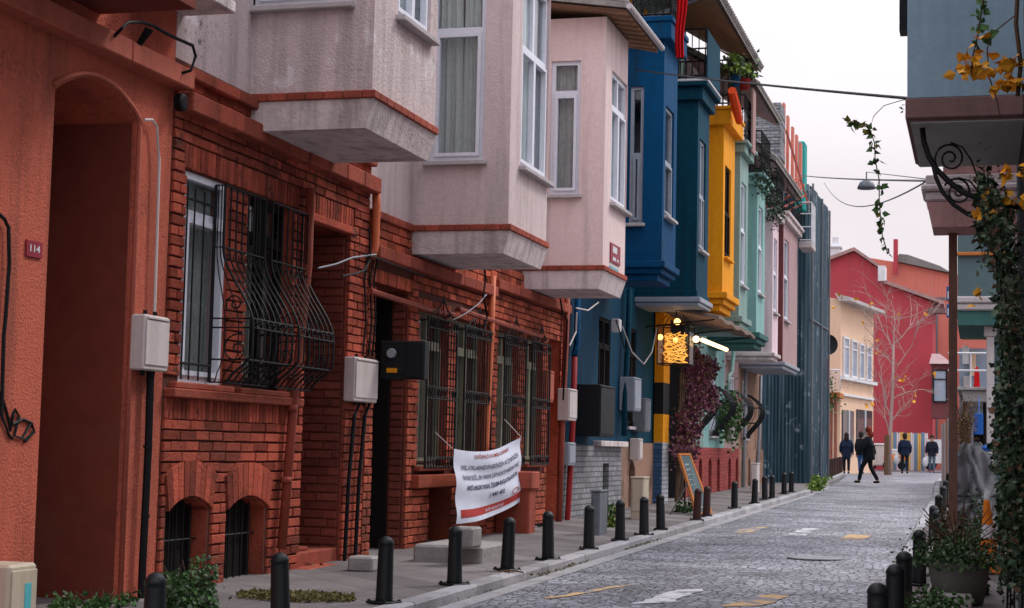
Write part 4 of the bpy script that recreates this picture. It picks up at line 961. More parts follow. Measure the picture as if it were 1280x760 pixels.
for (px,py,l) in ((560,738,'thin moss tufts in the gutter by the banner bollards'),(700,700,'thin moss tufts in the gutter before the stair parapet'),(800,672,'thin moss tufts in the gutter before the blue house')):
    c=PG(px,py);m=MB()
    for i in range(260): t=random.uniform(-1.2,1.2);m.leaf((c.x+.03+random.gauss(0,.02),c.y+t,gz(c.y+t)-.09+random.uniform(0,.02)),.022)
    o=tag(m.build('moss',MT['dry_grass'],None,pt(c)),l,'moss');o['kind']='stuff'
def weed(px,py,r_,n,label,mats=('leaf_green',),h=None,size=.06):
    c=PG(px,py);return bush('weed',label,c,r_,r_,h or r_,n,size,list(mats),stems=5)
# ================================================================== COLOURED HOUSES
def moulding(par,y0,y1,X,z,steps,mat,name='moulding'):
    """stack of stepped slabs (h, overhang)"""
    m=MB();zz=z
    for h,o in steps:
        m.rbox(F+.002,X+o,y0-o,y1+o,zz+.001,zz+h-.001,.012);zz+=h
    return m.build(name,MT[mat],par)
def basket(par,u0,u1,zb,zt,n=11,dep=.44,X=F,mat='black_iron'):
    T=FT(X);m=MB(T);zs=[zb+(zt-zb)*i/16 for i in range(17)]
    def w_(z):
        t=(z-zb)/(zt-zb);return .08+dep*max(0,math.sin(math.pi*min(1,(1-t)*1.05)**.8))**1.2
    for i in range(n):
        u=u0+(u1-u0)*i/(n-1);m.tube([(u,z,w_(z)) for z in zs],.010,4)
    for z in (zb,zb+.12,zb+(zt-zb)*.35,zb+(zt-zb)*.7,zt): m.tube([(u0,z,0),(u0,z,w_(z)),(u1,z,w_(z)),(u1,z,0)],.010,4)
    for q in (.35,.7): m.tube([(u0,z,w_(z)*q) for z in zs],.01,4)
    m.build('window_grille',MT[mat],par)
def lowwin(par,X,u0,u1,v0,v1,**k): return window(par,FT(X),u0,u1,v0,v1,**{**dict(fm='grey_frame',vs=(.5,),split=.75,curt=None,dep=.08),**k})
T=FT(F)
# ---- blue
bl=thing('bay_house','deep blue painted house with a narrow bay and iron balcony beside the pink houses','house',(F,29,gz(29)))
lw=[(29.0,30.0,1.75,3.7)]
m=MB(T);m.wall(26.385,31.0,1.42,4.3,lw,.4);m.build('lower_wall',MT['blue_lower'],bl)
m=MB(T);m.wall(26.385,31.0,-.1,1.415,[(29.4,29.9,.3,1.1)],.45,w=.03);m.build('plinth_wall',MT['grey_brick'],bl)
m=MB(T);m.box(29.4,29.9,.3,1.1,-.3,-.28);m.build('cellar_door',MT['dark_wood'],bl)
m=MB(T);m.rbox(28.7,31.0,1.40,1.5,-.02,.16,.01);m.build('plinth_ledge',MT['bare_concrete'],bl)
lowwin(bl,F,*lw[0],fm='dark_wood')
m=MB(T);m.wall(26.385,31.0,4.302,9.0,[],.4);m.build('upper_wall',MT['blue_paint'],bl)
Y0=28.5;sw=rs(Y0,787,804,108,279);sw=(sw[0],min(sw[1],BX-.2),sw[2],sw[3]);fw_=(28.72,29.55,5.45,7.40)
bay(bl,Y0,29.85,BX,4.62,8.55,'blue_paint',None,None,side=sw,front=fw_,sidekw=dict(fm='grey_frame',split=.5,curt=None),frontkw=dict(fm='grey_frame',split=.5,curt=None))
moulding(bl,Y0,29.85,BX,4.28,[(.12,-.08),(.10,.0),(.12,.07)],'blue_paint')
moulding(bl,Y0,29.85,BX,8.5,[(.30,.14),(.10,.17)],'blue_paint')
def balcony(par,y0,y1,X,z,h=1.0,mat='black_iron',n=10,name='balcony_railing',fancy=True):
    m=MB()
    def run(a,b,k):
        for i in range(k+1):
            p=a.lerp(b,i/k);m.tube([tuple(p),(p.x,p.y,p.z+h)],.010,4)
        for q in (.06,h): m.tube([(a.x,a.y,a.z+q),(b.x,b.y,b.z+q)],.018,4)
        if fancy:
            for i in range(k):
                p=a.lerp(b,(i+.5)/k);L=(b-a).normalized()
                m.tube([(p.x+L.x*aa,p.y+L.y*aa,p.z+.3+bb) for aa,bb in spiral((0,0),.07,1.3,i,14)],.008,4)
                m.tube([(p.x+L.x*aa,p.y+L.y*aa,p.z+.65+bb) for aa,bb in spiral((0,0),.07,1.3,i+2,14)],.008,4)
    A_,B_,C2,D_=Vector((F,y0,z)),Vector((X,y0,z)),Vector((X,y1,z)),Vector((F,y1,z))
    run(A_,B_,n);run(B_,C2,n);run(C2,D_,n)
    return m.build(name,MT[mat],par)
balcony(bl,28.45,29.95,BX+.1,8.9)
m=MB();m.box(F-.1,F-.02,26.4,31,9.0,11.6);m.build('attic_wall',MT['turquoise_paint'],bl)
# ---- teal
te=thing('bay_house','dark teal painted house with a wooden eave next to the blue one','house',(F,33,gz(33)))
m=MB(T);m.wall(31.0,34.85,1.5,4.2,[(31.5,32.4,1.8,3.7)],.4);m.build('lower_wall',MT['teal_paint'],te)
m=MB(T);m.wall(31.0,34.85,-.1,1.495,[(31.7,32.3,.2,1.15)],.45,w=.03);arcfill(m,31.7,32.3,.98,1.15,.45,w=.03);m.build('plinth_wall',MT['tan_plaster'],te)
m=MB(T);m.box(31.7,32.3,.2,1.15,-.3,-.28);m.build('cellar_door',MT['dark_wood'],te)
lowwin(te,F,31.5,32.4,1.8,3.7,fm='dark_wood')
m=MB(T);m.wall(31.0,34.85,4.202,8.6,[],.4);m.build('upper_wall',MT['teal_paint'],te)
Y1=32.2
bay(te,Y1,33.6,BX,4.45,8.25,'teal_paint',None,None,front=(32.45,33.2,5.3,7.5),frontkw=dict(fm='grey_frame',split=.5,curt=None,vs=(.5,)))
moulding(te,Y1,33.6,BX,4.16,[(.07,.06),(.10,.10)],'grey_frame')
moulding(te,Y1,33.6,BX,4.33,[(.13,.03)],'teal_paint')
moulding(te,Y1,33.6,BX,8.2,[(.26,.10),(.08,.2)],'teal_paint')
moulding(te,Y1,33.6,BX,8.541,[(.05,.22)],'white_paint','balcony_edge')
balcony(te,Y1-.1,33.7,BX+.15,8.6,1.0,fancy=False)
m=MB();m.box(BX+.17,BX+.19,Y1-.1,33.7,8.65,9.58);m.build('balcony_panel',MT['teal_paint'],te)
m=MB();m.box(F-.3,F-.2,31.01,38.8,8.6,11.28);m.build('attic_wall',MT['sage_paint'],te)
m=MB();m.rbox(F-.22,F-.14,31.2,32.2,8.7,10.6,.01);m.build('attic_door',MT['yellow_paint'],te)
window(te,FT(F-.18),33.4,35.4,8.9,10.4,fm='yellow_paint',vs=(.5,),split=.8,dep=.0)
# big eave: raking soffit and tile edge
m=MB();m.add([(F-.3,30.5,11.3),(-4.95,30.5,10.15),(-4.95,38.6,10.15),(F-.3,38.6,11.3)],[(0,1,2,3)]);m.build('soffit',MT['soffit_wood'],te)
m=MB();m.add([(F-.3,30.4,11.38),(-4.9,30.4,10.18),(-4.9,38.7,10.18),(F-.3,38.7,11.38),(F-.3,30.4,11.5),(-4.9,30.4,10.32),(-4.9,38.7,10.32),(F-.3,38.7,11.5)],[(0,3,2,1),(4,5,6,7),(0,1,5,4),(1,2,6,5),(2,3,7,6)])
for i in range(40):
    y=30.5+8.1*i/39;m.tube([(-4.86,y,10.27),(-5.6,y,10.83)],.07,5)
m.build('roof',MT['roof_edge'],te)
m=MB();m.tube([(F-.1,31.9,9.7),(-4.95,32.9,10.6)],.04,5);m.build('eave_brace',MT['grey_frame'],te)
# ---- yellow
ye=thing('bay_house','bright yellow bay house with a black banded corner pier above the lantern','house',(F,36,gz(36)))
m=MB(T);m.wall(34.85,38.0,-.1,4.2,[(35.3,37.6,-.1,3.7)],.4);m.build('lower_wall',MT['black_paint'],ye)
m=MB(T);m.box(35.2,37.7,-.1,3.8,-1.6,-1.55);m.build('shop_interior',MT['dark_red_render'],ye)
m=MB(T);m.wall(34.85,38.0,4.202,9.0,[],.4);m.build('upper_wall',MT['yellow_paint'],ye)
Y2=35.6
bay(ye,Y2,37.3,BX,4.75,8.40,'yellow_paint',None,None,front=(35.85,36.75,5.55,7.55),frontkw=dict(fm='dark_wood',split=.5,curt=None,vs=(.5,),sm='yellow_paint'))
moulding(ye,Y2,37.3,BX,4.35,[(.14,-.05),(.12,.04),(.14,.12)],'yellow_paint')
moulding(ye,Y2,37.3,BX,8.35,[(.32,.17),(.08,.2)],'yellow_paint')
balcony(ye,Y2-.1,37.4,BX+.1,8.76,1.0)
# corner pier with bands
zz=[(gz(34)-.05,1.52,'white_brick'),(1.522,2.1,'yellow_paint'),(2.102,2.75,'black_paint'),(2.752,4.2,'yellow_paint')]
for a,b,mt in zz:
    m=MB();m.box(F+.031,-6.28,34.2,34.9,a,b);m.build('corner_pier',MT[mt],ye)
m=MB();m.box(F+.031,-6.29,34.18,34.198,gz(34),1.5);m.build('pier_face',MT['blue_brick'],ye)
# shop awning
aw=thing('shop_awning','thin brown tiled awning over the lit shop front below the yellow bay','awning',(F,35,3.9))
m=MB();zf=3.98;n=14
for i in range(n):
    a=33.2+5.6*i/n;b=33.2+5.6*(i+1)/n;j=.03*math.sin(i*1.7);k=.03*math.sin((i+1)*1.7)
    m.add([(F,a,zf+.3),(-5.0,a,zf+j),(-5.0,b,zf+k),(F,b,zf+.3),(F,a,zf+.34),(-5.0,a,zf+.07+j),(-5.0,b,zf+.07+k),(F,b,zf+.34)],[(0,3,2,1),(4,5,6,7),(0,1,5,4),(1,2,6,5),(2,3,7,6)])
m.build('roof_panel',MT['roof_tile'],aw)
for y in (33.3,36,38.6):
    m=MB();m.tube([(F,y,zf-.15),(-5.1,y,zf)],.015,4);m.build('strut',MT['black_iron'],aw)
# lantern basket with golden lights
lc=PY(845,425,33.4)
la=thing('glass_lantern','glass cage lantern full of golden fairy lights hanging under the awning','lamp',pt(lc))
k=2*33.4/2100.;hw=20*33.4/2100;hh=31*33.4/2100
m=MB();m.T=lambda a,b,c:(lc.x+a,lc.y+b,lc.z+c)
for s_ in (-1,1):
    for t_ in (-1,1):
        m.tube([(s_*hw,t_*hw,-hh),(s_*hw,t_*hw,hh*.55),(s_*hw*.5,t_*hw*.5,hh)],.012,4)
for z in (-hh,hh*.55): m.tube([(-hw,-hw,z),(hw,-hw,z),(hw,hw,z),(-hw,hw,z),(-hw,-hw,z)],.012,4)
m.tube([(0,0,hh),(0,0,hh+.25)],.012,4);m.build('frame',MT['dark_metal'],la)
m=MB();m.T=lambda a,b,c:(lc.x+a,lc.y+b,lc.z+c)
for s_ in (-1,1):
    m.quad((-hw,s_*hw*.99,-hh),(hw,s_*hw*.99,-hh),(hw,s_*hw*.99,hh*.55),(-hw,s_*hw*.99,hh*.55));m.quad((s_*hw*.99,-hw,-hh),(s_*hw*.99,hw,-hh),(s_*hw*.99,hw,hh*.55),(s_*hw*.99,-hw,hh*.55))
m.build('pane',MT['lantern_glass'],la)
m=MB();m.T=lambda a,b,c:(lc.x+a,lc.y+b,lc.z+c)
for q in range(7):
    sp=[(random.uniform(.4,.8)*hw*math.cos(t*.5+q),random.uniform(.4,.8)*hw*math.sin(t*.5+q),-hh*.9+hh*1.15*(t/26)+random.uniform(-.04,.04)) for t in range(27)]
    m.tube(sp,.009,4)
o=m.build('fairy_lights',MT['fairy_light'],la)
m=MB();m.T=lambda a,b,c:(lc.x+a,lc.y+b,lc.z+c);m.ball((-hw*.95,-.1,hh*.1),.06,10);m.ball((.02,0,hh*.75),.07,10);m.ball((0,-.05,0),.05,10);m.build('bulb',MT['bulb_light'],la,smooth=True)
def tubel(a,b,r_,label,name='tube_lamp'):
    m=MB();m.tube([tuple(a),tuple(b)],r_,8);return tag(m.build(name,MT['tube_light'],None,tuple(a)),label,'lamp')
a,b=PX(878,425,-5.35),PX(908,437,-5.35);tubel(a,b,.045,'lit warm fluorescent tube fixed along the awning edge right of the lantern')
a2,b2=a+Vector((.12,.4,.03)),b+Vector((.1,.2,-.02))
m=MB();c=PX(870,424,-5.5);m.ball(tuple(c),.07,10);tag(m.build('globe_lamp',MT['tube_light'],None,tuple(c)),'small glowing globe lamp between the lantern and the fluorescent tube','lamp')
# purple vine
vc=PX(855,600,-6.1);pv=thing('purple_vine','purple leaved climbing vine covering the shop entrance under the lantern','plant',(-6.1,vc.y,gz(vc.y)))
m=MB();m2=MB()
for (x,y),(rx,rz) in (((872,470),(.38,.35)),((868,500),(.34,.35)),((860,535),(.34,.4)),((856,565),(.36,.3)),((866,450),(.3,.25)),((885,495),(.2,.25)),((885,460),(.2,.2))):
    c=PX(x,y,-6.0)
    for i in range(800): (m if random.random()<.7 else m2).leaf((c.x+random.gauss(0,.10),c.y+random.gauss(0,rx)*1.3,c.z+random.gauss(0,rz*.55)),.085)
m.build('foliage',MT['leaf_purple'],pv);m2.build('foliage',MT['leaf_brown'],pv)
m=MB()
for i in range(8):
    y=vc.y+random.uniform(-.5,.6);m.tube([(-6.2,y,gz(y)),(-6.15,y+random.uniform(-.2,.2),1.2),(-6.1,y+random.uniform(-.3,.3),3.0)],.022,5)
m.build('stems',MT['stem'],pv)
# A-board
ab=thing('menu_board','slanted orange framed chalkboard sign standing outside the vine covered shop','sign',pt(PG(860,648)))
P1,P2,P3,P4=PY(849,568,31.6),PY(862,568,31.6),PY(889,640,29.6),PY(872,648,29.4)
P4.z=max(P4.z,gz(29)+.02)
def AB(s,t,w=0):
    a_=P4.lerp(P1,t);b_=P3.lerp(P2,t);p=a_.lerp(b_,s);return (p.x+w,p.y-w,p.z+w*.3)
m=MB(AB);m.prism([(0,0),(1,0),(1,1),(0,1)],-.03,0);m.build('board',MT['chalkboard'],ab)
m=MB(AB)
for r_ in ((-.06,.08,-.02,1.02),(.92,1.06,-.02,1.02),(.08,.92,-.02,.02),(.08,.92,.98,1.02)): m.prism([(r_[0],r_[2]),(r_[1],r_[2]),(r_[1],r_[3]),(r_[0],r_[3])],-.035,.012)
m.build('frame',MT['orange_wood'],ab)
m=MB(AB)
for i in range(9):
    t=.1+.09*i;pts=[(.18+.6*q/10+random.uniform(-.01,.01),t+random.uniform(-.012,.012),.006) for q in range(int(6+random.random()*5))];m.tube(pts,.010,3)
m.build('chalk_marks',MT['chalk'],ab)
m=MB();p=AB(.5,1);m.tube([p,(p[0]-.1,p[1]+.7,gz(31))],.02,5);m.tube([AB(0,.5),(P4.x-.5,P4.y+.1,gz(30))],.015,5);m.build('leg',MT['black_iron'],ab)
# ---- sage, turquoise, pink, mauve houses
def rowhouse(label,y0,y1,b0,b1,zb,zt,mU,mL,mB,front,base,cap,fm='white_pvc',low='red_lower',attic='mauve_stucco',zsplit=1.45,atz=11.2,sidemat=None):
    h=thing('bay_house',label,'house',(F,(y0+y1)/2,gz((y0+y1)/2)))
    lw=(y0+.9,y0+1.9,1.75,3.4)
    m=MB(T);m.wall(y0,y1,zsplit,4.1,[lw],.4);m.build('lower_wall',MT[mL],h)
    m=MB(T);m.wall(y0,y1,-.1,zsplit-.003,[(y0+.5,y0+1.0,.3,1.2),(y0+1.9,y0+2.4,.3,1.2)],.45,w=.05);arcfill(m,y0+.5,y0+1.0,1.05,1.2,.45,w=.05);arcfill(m,y0+1.9,y0+2.4,1.05,1.2,.45,w=.05);m.build('plinth_wall',MT[low],h)
    m=MB(T);m.box(y0+.4,y0+2.5,.2,1.3,-.35,-.33);m.build('cellar_door',MT['dark_wood'],h)
    m=MB(T);m.wall(y0,y1,4.102,zt,[],.4);m.build('upper_wall',MT[mU],h)
    lowwin(h,F,*lw,fm=fm)
    basket(h,lw[0]-.05,lw[1]+.05,1.75,3.0)
    bay(h,b0,b1,BX,zb,zt,mB,None,None,front=front,frontkw=dict(fm=fm,split=.55,curt=None))
    if sidemat:
        m=MB(ST(b0));m.box(F+.01,BX,zb,zt,.003,.008);m.build('side_face',MT[sidemat],h)
    moulding(h,b0,b1,BX,zb-sum(s[0] for s in base[0]),base[0],base[1]);moulding(h,b0,b1,BX,zt-.04,cap[0],cap[1])
    if attic:
        m=MB();m.box(F-.42,F-.31,y0,y1,zt,atz);m.build('attic_wall',MT[attic],h)
    return h
bs=[(.12,-.06),(.12,.03),(.14,.10)]
sg=rowhouse('pale sage green bay house between the yellow one and the turquoise one','' and 0 or 38.0,40.9,38.2,39.6,4.45,8.25,'sage_paint','sage_paint','sage_paint',(38.45,39.25,5.2,7.6),(bs,'sage_paint'),([(.2,.12),(.08,.2)],'sage_paint'))
balcony(sg,38.1,39.7,BX+.1,8.55,1.0)
tq=rowhouse('turquoise bay house with a dark narrow window standing left of the pale pink house',40.9,44.3,41.3,42.9,4.3,8.0,'turquoise_paint','turquoise_paint','turquoise_paint',(41.6,42.45,5.3,7.5),(bs,'dark_green_paint'),([(.2,.12),(.08,.2)],'turquoise_paint'),low='red_lower')
balcony(tq,41.2,43.0,BX+.1,8.3,1.0)
pk=rowhouse('pale pink bay house with a white framed window between the turquoise and maroon houses',44.3,46.9,44.6,45.9,4.0,7.65,'pale_pink_paint','dusky_pink_paint','pale_pink_paint',(44.85,45.65,5.1,7.1),([(.1,.0),(.1,.08)],'bare_concrete'),([(.16,.15),(.06,.2)],'sill_stone'),attic='mauve_stucco',atz=10.4)
balcony(pk,44.5,46.0,BX+.1,7.9,1.0)
mv=rowhouse('dusky pink and maroon bay house beside the dark teal hoarding',46.9,52.3,47.1,50.9,3.9,7.9,'dusky_pink_paint','tan_plaster','dusky_pink_paint',(47.4,48.5,5.1,7.4),([(.1,.0),(.1,.08)],'grey_frame'),([(.16,.12),(.1,.18)],'bare_concrete'),sidemat='maroon_paint',low='tan_plaster',attic='terracotta_brick',atz=9.6)
balcony(mv,47.0,51.0,BX+.1,8.1,.9)
wb=thing('white_balcony','small white caged balcony projecting beside the blue hoarding','balcony',(BX,51.5,7.6))
m=MB();m.rbox(BX+.01,BX+.42,50.95,52.2,7.55,7.75,.03);m.build('slab',MT['sill_stone'],wb)
m=MB()
for i in range(8):
    y=51+1.15*i/7;m.tube([(BX+.4,y,7.75),(BX+.4,y,8.95)],.014,4)
for z in (7.8,8.2,8.6,8.95): m.tube([(BX+.05,51,z),(BX+.4,51,z),(BX+.4,52.15,z)],.016,4)
m.build('railing',MT['white_paint'],wb)
# lower eaves further along
def eave(label,y0,y1,X,z,mat='soffit_wood',drop=.9):
    o=thing('roof_eave',label,'roof',(F,(y0+y1)/2,z))
    m=MB();m.add([(F-.25,y0,z+drop),(X,y0,z),(X,y1,z),(F-.25,y1,z+drop)],[(0,1,2,3)]);m.build('soffit',MT[mat],o)
    m=MB();m.add([(F-.25,y0-.05,z+drop+.08),(X+.05,y0-.05,z+.04),(X+.05,y1+.05,z+.04),(F-.25,y1+.05,z+drop+.08),(F-.25,y0-.05,z+drop+.22),(X+.05,y0-.05,z+.16),(X+.05,y1+.05,z+.16),(F-.25,y1+.05,z+drop+.22)],[(0,3,2,1),(4,5,6,7),(0,1,5,4),(1,2,6,5),(2,3,7,6)])
    n=int((y1-y0)/.22)
    for i in range(n): y=y0+(y1-y0)*(i+.5)/n;m.tube([(X+.07,y,z+.12),(X-.7,y,z+.12+.65)],.06,5)
    m.build('tile_edge',MT['roof_edge'],o)
eave('tiled eave with pinkish soffit above the sage balcony',38.8,43.6,-5.05,9.85,'rose_render')
eave('lower tiled eave with a pale soffit toward the brick stack',43.9,50.5,-5.2,8.95,'soffit_plaster',.8)
# stone chimney, orange boards, green netting
m=MB();a,b=PY(957,165,47),PY(976,128,47);m.box(a.x-.5,b.x,47,48,8.5,b.z)
for i in range(12): m.cbox(a.x-.5+random.uniform(-.03,.03),b.x+random.uniform(-.02,.04),46.98,48.02,b.z-.2*i-.18,b.z-.2*i,.02)
tag(m.build('stone_chimney',MT['grey_brick'],None,(a.x,47,8.5)),'rough grey stone chimney stack rising above the lower tiled eave','chimney')
rk=thing('scaffold_boards','row of upright orange scaffold boards stepping down above the dark hoarding','scaffold',(-5.4,50,9.5))
for i,(x,y0_,y1_) in enumerate(((979,128,205),(984,144,210),(990,158,215),(995,168,220),(1000,178,222))):
    m=MB();yy=48+i*1.0;a,b=PY(x-1.8,y1_,yy),PY(x+1.8,y0_,yy);m.rbox(a.x,b.x,yy,yy+.3,a.z-.6,b.z,.01);m.build('board',MT['orange_cloth' if False else 'salmon_render'],rk)
m=MB()
for i in range(7):
    y=48+i*.7;m.tube([(-6.3,y,8.6),(-5.2,y+1,8.9+random.uniform(0,.9))],.03,4)
m.tube([(-5.3,47.5,10.5),(-5.2,53,9.2)],.035,4);m.build('rail',MT['salmon_render'],rk)
nt_=thing('green_netting','green scaffold netting column standing above the dark teal hoarding','netting',(-5.6,54,9.6))
m=MB();a,b=PY(993,225,53),PY(1006,176,53);m.rbox(a.x,b.x,53,53.8,9.0,b.z,.04);m.build('panel',MT['netting'],nt_)
# hoarding of corrugated sheet round the building site
ho=thing('site_hoarding','tall dark teal corrugated metal hoarding wrapping the last building of the row','hoarding',(-5,54,gz(54)))
Hf=52.4
def corr(mb,p,q,zb,zt0,zt1,n,amp=.045):
    d=Vector((q[0]-p[0],q[1]-p[1],0));nn=Vector((d.y,-d.x,0)).normalized()
    pr=None
    for i in range(n*4+1):
        t=i/(n*4);ph=i%4;o=amp if ph in(1,2) else -amp*.2
        c=Vector((p[0],p[1],0))+d*t+nn*o;zt=zt0+(zt1-zt0)*t+.03*((int(t*n*0.35)*37)%5-2)/2
        if pr: mb.add([(pr[0],pr[1],zb),(c.x,c.y,zb),(c.x,c.y,zt),(pr[0],pr[1],pr[2])],[(0,1,2,3)])
        pr=(c.x,c.y,zt)
m=MB()
xc=-5.12
corr(m,(F-.5,Hf+2.0),(xc-.12,53.6),gz(54)-.05,10.0,9.95,15)
m.build('near_sheeting',MT['hoarding_teal'],ho)
m=MB();corr(m,(xc-.1,53.6),(xc-.08,60.0),gz(54)-.05,9.9,10.0,24);m.build('street_sheeting',MT['hoarding_teal'],ho)
m=MB()
for y in (53.7,57,59.9): m.tube([(xc+.0,y,gz(54)),(xc+.0,y,9.95)],.035,5)
m.tube([(xc-.02,53.6,5.6),(xc-.02,60.0,5.7)],.03,5);m.build('post',MT['grey_metal'],ho)
m=MB();m.rbox(-9,xc-.3,54.2,62,gz(54),9.3,.05);m.build('shell_wall',MT['hoarding_teal'],ho)
# ---- downpipes on the coloured row (parts of their houses)
def dpipe(par,pts,r_,mat,X=F+.1):
    m=MB();m.tube([tuple(Vector((X,PX(x,y,X).y,PX(x,y,X).z))) for x,y in pts],r_,7);m.build('downpipe',MT[mat],par,smooth=True)
dpipe(b3,[(709,372),(707,430),(703,520),(698,664)],.05,'rust_pipe')
dpipe(bl,[(722,372),(721,430),(718,445)],.055,'blue_paint');dpipe(bl,[(718,446),(716,520),(712,600),(709,652),(716,658)],.05,'red_paint')
dpipe(te,[(787,362),(785,420),(782,480),(780,545)],.055,'teal_paint',F+.12)
dpipe(pk,[(932,455),(931,520),(929,612)],.05,'grey_frame');dpipe(tq,[(918,432),(915,465),(911,470),(909,500)],.05,'sage_paint',F+.3)
dpipe(mv,[(951,470),(949,540),(946,600)],.05,'grey_frame')
# ---- boxes on the coloured row
def bx2(x0,x1,yt,yb,d,label,mat,X=F,name='meter_box',lab=False):
    u0,u1,v0,v1=rf(X+d,x0,x1,yt,yb);return meterbox(FT(X),u0,u1,v0,v1,d,label,mat,lab,None,name)
bx2(711,721,486,526,.2,'white plastic meter box at the corner of the last brick house','box_plastic',F+.03)
bx2(711,719,553,582,.16,'small grey box above the red standpipe on the grey brick plinth','grey_frame',F+.03)
bx2(750,768,482,546,.45,'large dark metal cabinet hung on the blue wall beneath its window','dark_metal')
bx2(793,801,472,514,.3,'grey metal box hung on the teal wall next to the downpipe','grey_frame')
bx2(806,813,498,540,.25,'narrow grey box with a yellow sticker left of the banded pier','grey_metal')
bx2(799,803,548,575,.2,'thin pale box on the tan plaster near the cellar arch','box_plastic',F+.03)
bx2(684,692,463,503,.10,'flat orange painted box beside the last ornate grille','orange_trim')
def cab(px0,px1,py,top,label,mat,d=.35):
    a,b=PG(px0,py),PG(px1,py);zt=PY(px0,top,a.y).z
    o=thing('ground_cabinet',label,'utility box',pt(a));m=MB();m.rbox(a.x,b.x,a.y,a.y+d*1.4,a.z-.03,zt,.015);m.build('casing',MT[mat],o)
    m=MB();m.rbox(a.x+.03,b.x-.03,a.y-.012,a.y,a.z+.12,zt-.06,.004);m.rbox(a.x-.01,b.x+.01,a.y-.01,a.y+d*1.4+.01,zt,zt+.03,.008);m.build('door',MT[mat],o)
cab(738,751,668,615,'grey utility cabinet standing against the grey brick plinth','grey_metal')
cab(788,806,648,598,'beige utility cabinet standing below the tan plaster wall','beige_plastic')
cab(938,947,615,580,'pale grey cabinet standing before the maroon bay house','box_plastic',.4)
m=MB();c=PX(722,655,F+.2);m.tube([(c.x,c.y,c.z),(c.x+.02,c.y+.35,c.z-.02)],.08,10);tag(m.build('metal_can',MT['grey_frame'],None,pt(c)),'grey metal can lying at the foot of the red standpipe','can')
# cables drooping on lower facades
for i,(pts,lab) in enumerate((([(720,385),(735,388),(748,378)],'short pale cable drooping under the last pink bay'),([(778,408),(790,440),(805,455),(815,440),(821,410)],'pale cable looping between the teal downpipe and the yellow pier'),([(770,400),(778,425),(782,440)],'dark cable hanging beside the white junction box'),([(712,432),(720,415),(721,390)],'thin grey cable curving up the blue drainpipe'))):
    m=MB();m.tube([(F+.3,PX(x,y,F+.3).y,PX(x,y,F+.3).z) for x,y in pts],.013,5);tag(m.build('cable',MT['box_plastic' if i!=2 else 'black_rubber'],None,pt(PX(*pts[0],F+.3))),lab,'cable')
m=MB();c=PX(772,407,F+.2);m.rbox(c.x-.1,c.x+.05,c.y-.12,c.y+.12,c.z-.12,c.z+.12,.02);tag(m.build('junction_box',MT['white_paint'],None,pt(c)),'small white junction box under the blue bay','utility box')
# balcony clutter
fl=thing('red_flag','long red flag hanging from the balcony rail of the blue house','flag',(BX+.2,29.6,8.0))
m=MB();a=PY(845,30,28.2);b_=PY(860,30,28.2);zb_=PY(853,72,28.2).z
n=14
for i in range(n):
    x0=a.x+(b_.x-a.x)*i/n;x1=a.x+(b_.x-a.x)*(i+1)/n;w0=.05*math.sin(i*1.3);w1=.05*math.sin((i+1)*1.3)
    for j in range(6):
        za=zb_+(9.75-zb_)*j/6;zc=zb_+(9.75-zb_)*(j+1)/6;s0=.35+.65*((6-j)/6) if False else 1
        q_=lambda x,z_:a.x+(x-a.x)*(.72+.28*(z_-zb_)/(9.75-zb_))+.02*math.sin(z_*5);m.quad((q_(x0,za),28.2+w0,za),(q_(x1,za),28.2+w1,za),(q_(x1,zc),28.2+w1,zc),(q_(x0,zc),28.2+w0,zc))
m.build('cloth',MT['red_cloth'],fl,smooth=True);m=MB();m.tube([(a.x-.3,28.3,9.78),(b_.x+.1,28.2,9.78)],.015,5);m.build('pole',MT['black_iron'],fl)
def potplant(px,py,X,label,mats,potmat,n=160,s=.12,r_=.14):
    c=PX(px,py,X);o=thing('potted_plant',label,'plant',pt(c));m=MB();m.lathe([(r_*.7,0),(r_,.22),(r_*1.05,.24),(r_*.9,.24),(.01,.22)],tuple(c),14);m.build('pot',MT[potmat],o,smooth=True)
    for k in mats:
        m=MB()
        for i in range(n): m.leaf((c.x+random.gauss(0,r_*.9),c.y+random.gauss(0,r_*.9),c.z+.28+abs(random.gauss(0,.16))),s)
        m.build('foliage',MT[k],o)
potplant(918,108,-5.15,'blue pot of pale green leaves on the yellow balcony corner',['leaf_lime','leaf_grey'],'blue_paint')
potplant(931,112,-5.1,'pot with red and green flowers next to the blue pot on the balcony',['leaf_grey','leaf_green'],'red_paint',120)
m=MB();a,b=PY(915,112,38),PY(921,152,38)
p0,p1=PX(915,113,-5.0),PX(924,152,-5.0);m.T=None
m.tube([tuple(p0),tuple(p0.lerp(p1,.5)),tuple(p1)],[.09,.11,.08],8);tag(m.build('folded_parasol',MT['orange_cloth'],None,pt(p1)),'orange red folded parasol leaning over the sage balcony','parasol')
m=MB()
p=PX(942,150,-5.1);m.box(p.x-.02,p.x+.02,p.y-.25,p.y+.25,p.z-.8,p.z+.7);tag(m.build('hanging_cloth',MT['rose_render'],None,pt(p)),'faded pink cloth hanging beside the sage balcony railing','cloth')
for px,py,l in ((955,228,'dark leafy plant hanging on the balcony of the turquoise house'),(968,262,'dark leafy plant on the balcony of the pale pink house')):
    c=PX(px,py,-5.15);o=thing('balcony_plant',l,'plant',pt(c));m=MB()
    for i in range(260): m.leaf((c.x+random.gauss(0,.12),c.y+random.gauss(0,.5),c.z+random.gauss(0,.2)),.08)
    m.build('foliage',MT['leaf_dark'],o)
c=PX(912,520,F+.3);o=thing('window_plant','leafy green potted plant inside the basket grille of the sage house','plant',pt(c))
m=MB()
for i in range(700): m.leaf((c.x+random.gauss(0,.13),c.y+random.gauss(0,.4),c.z+random.gauss(0,.32)),.11)
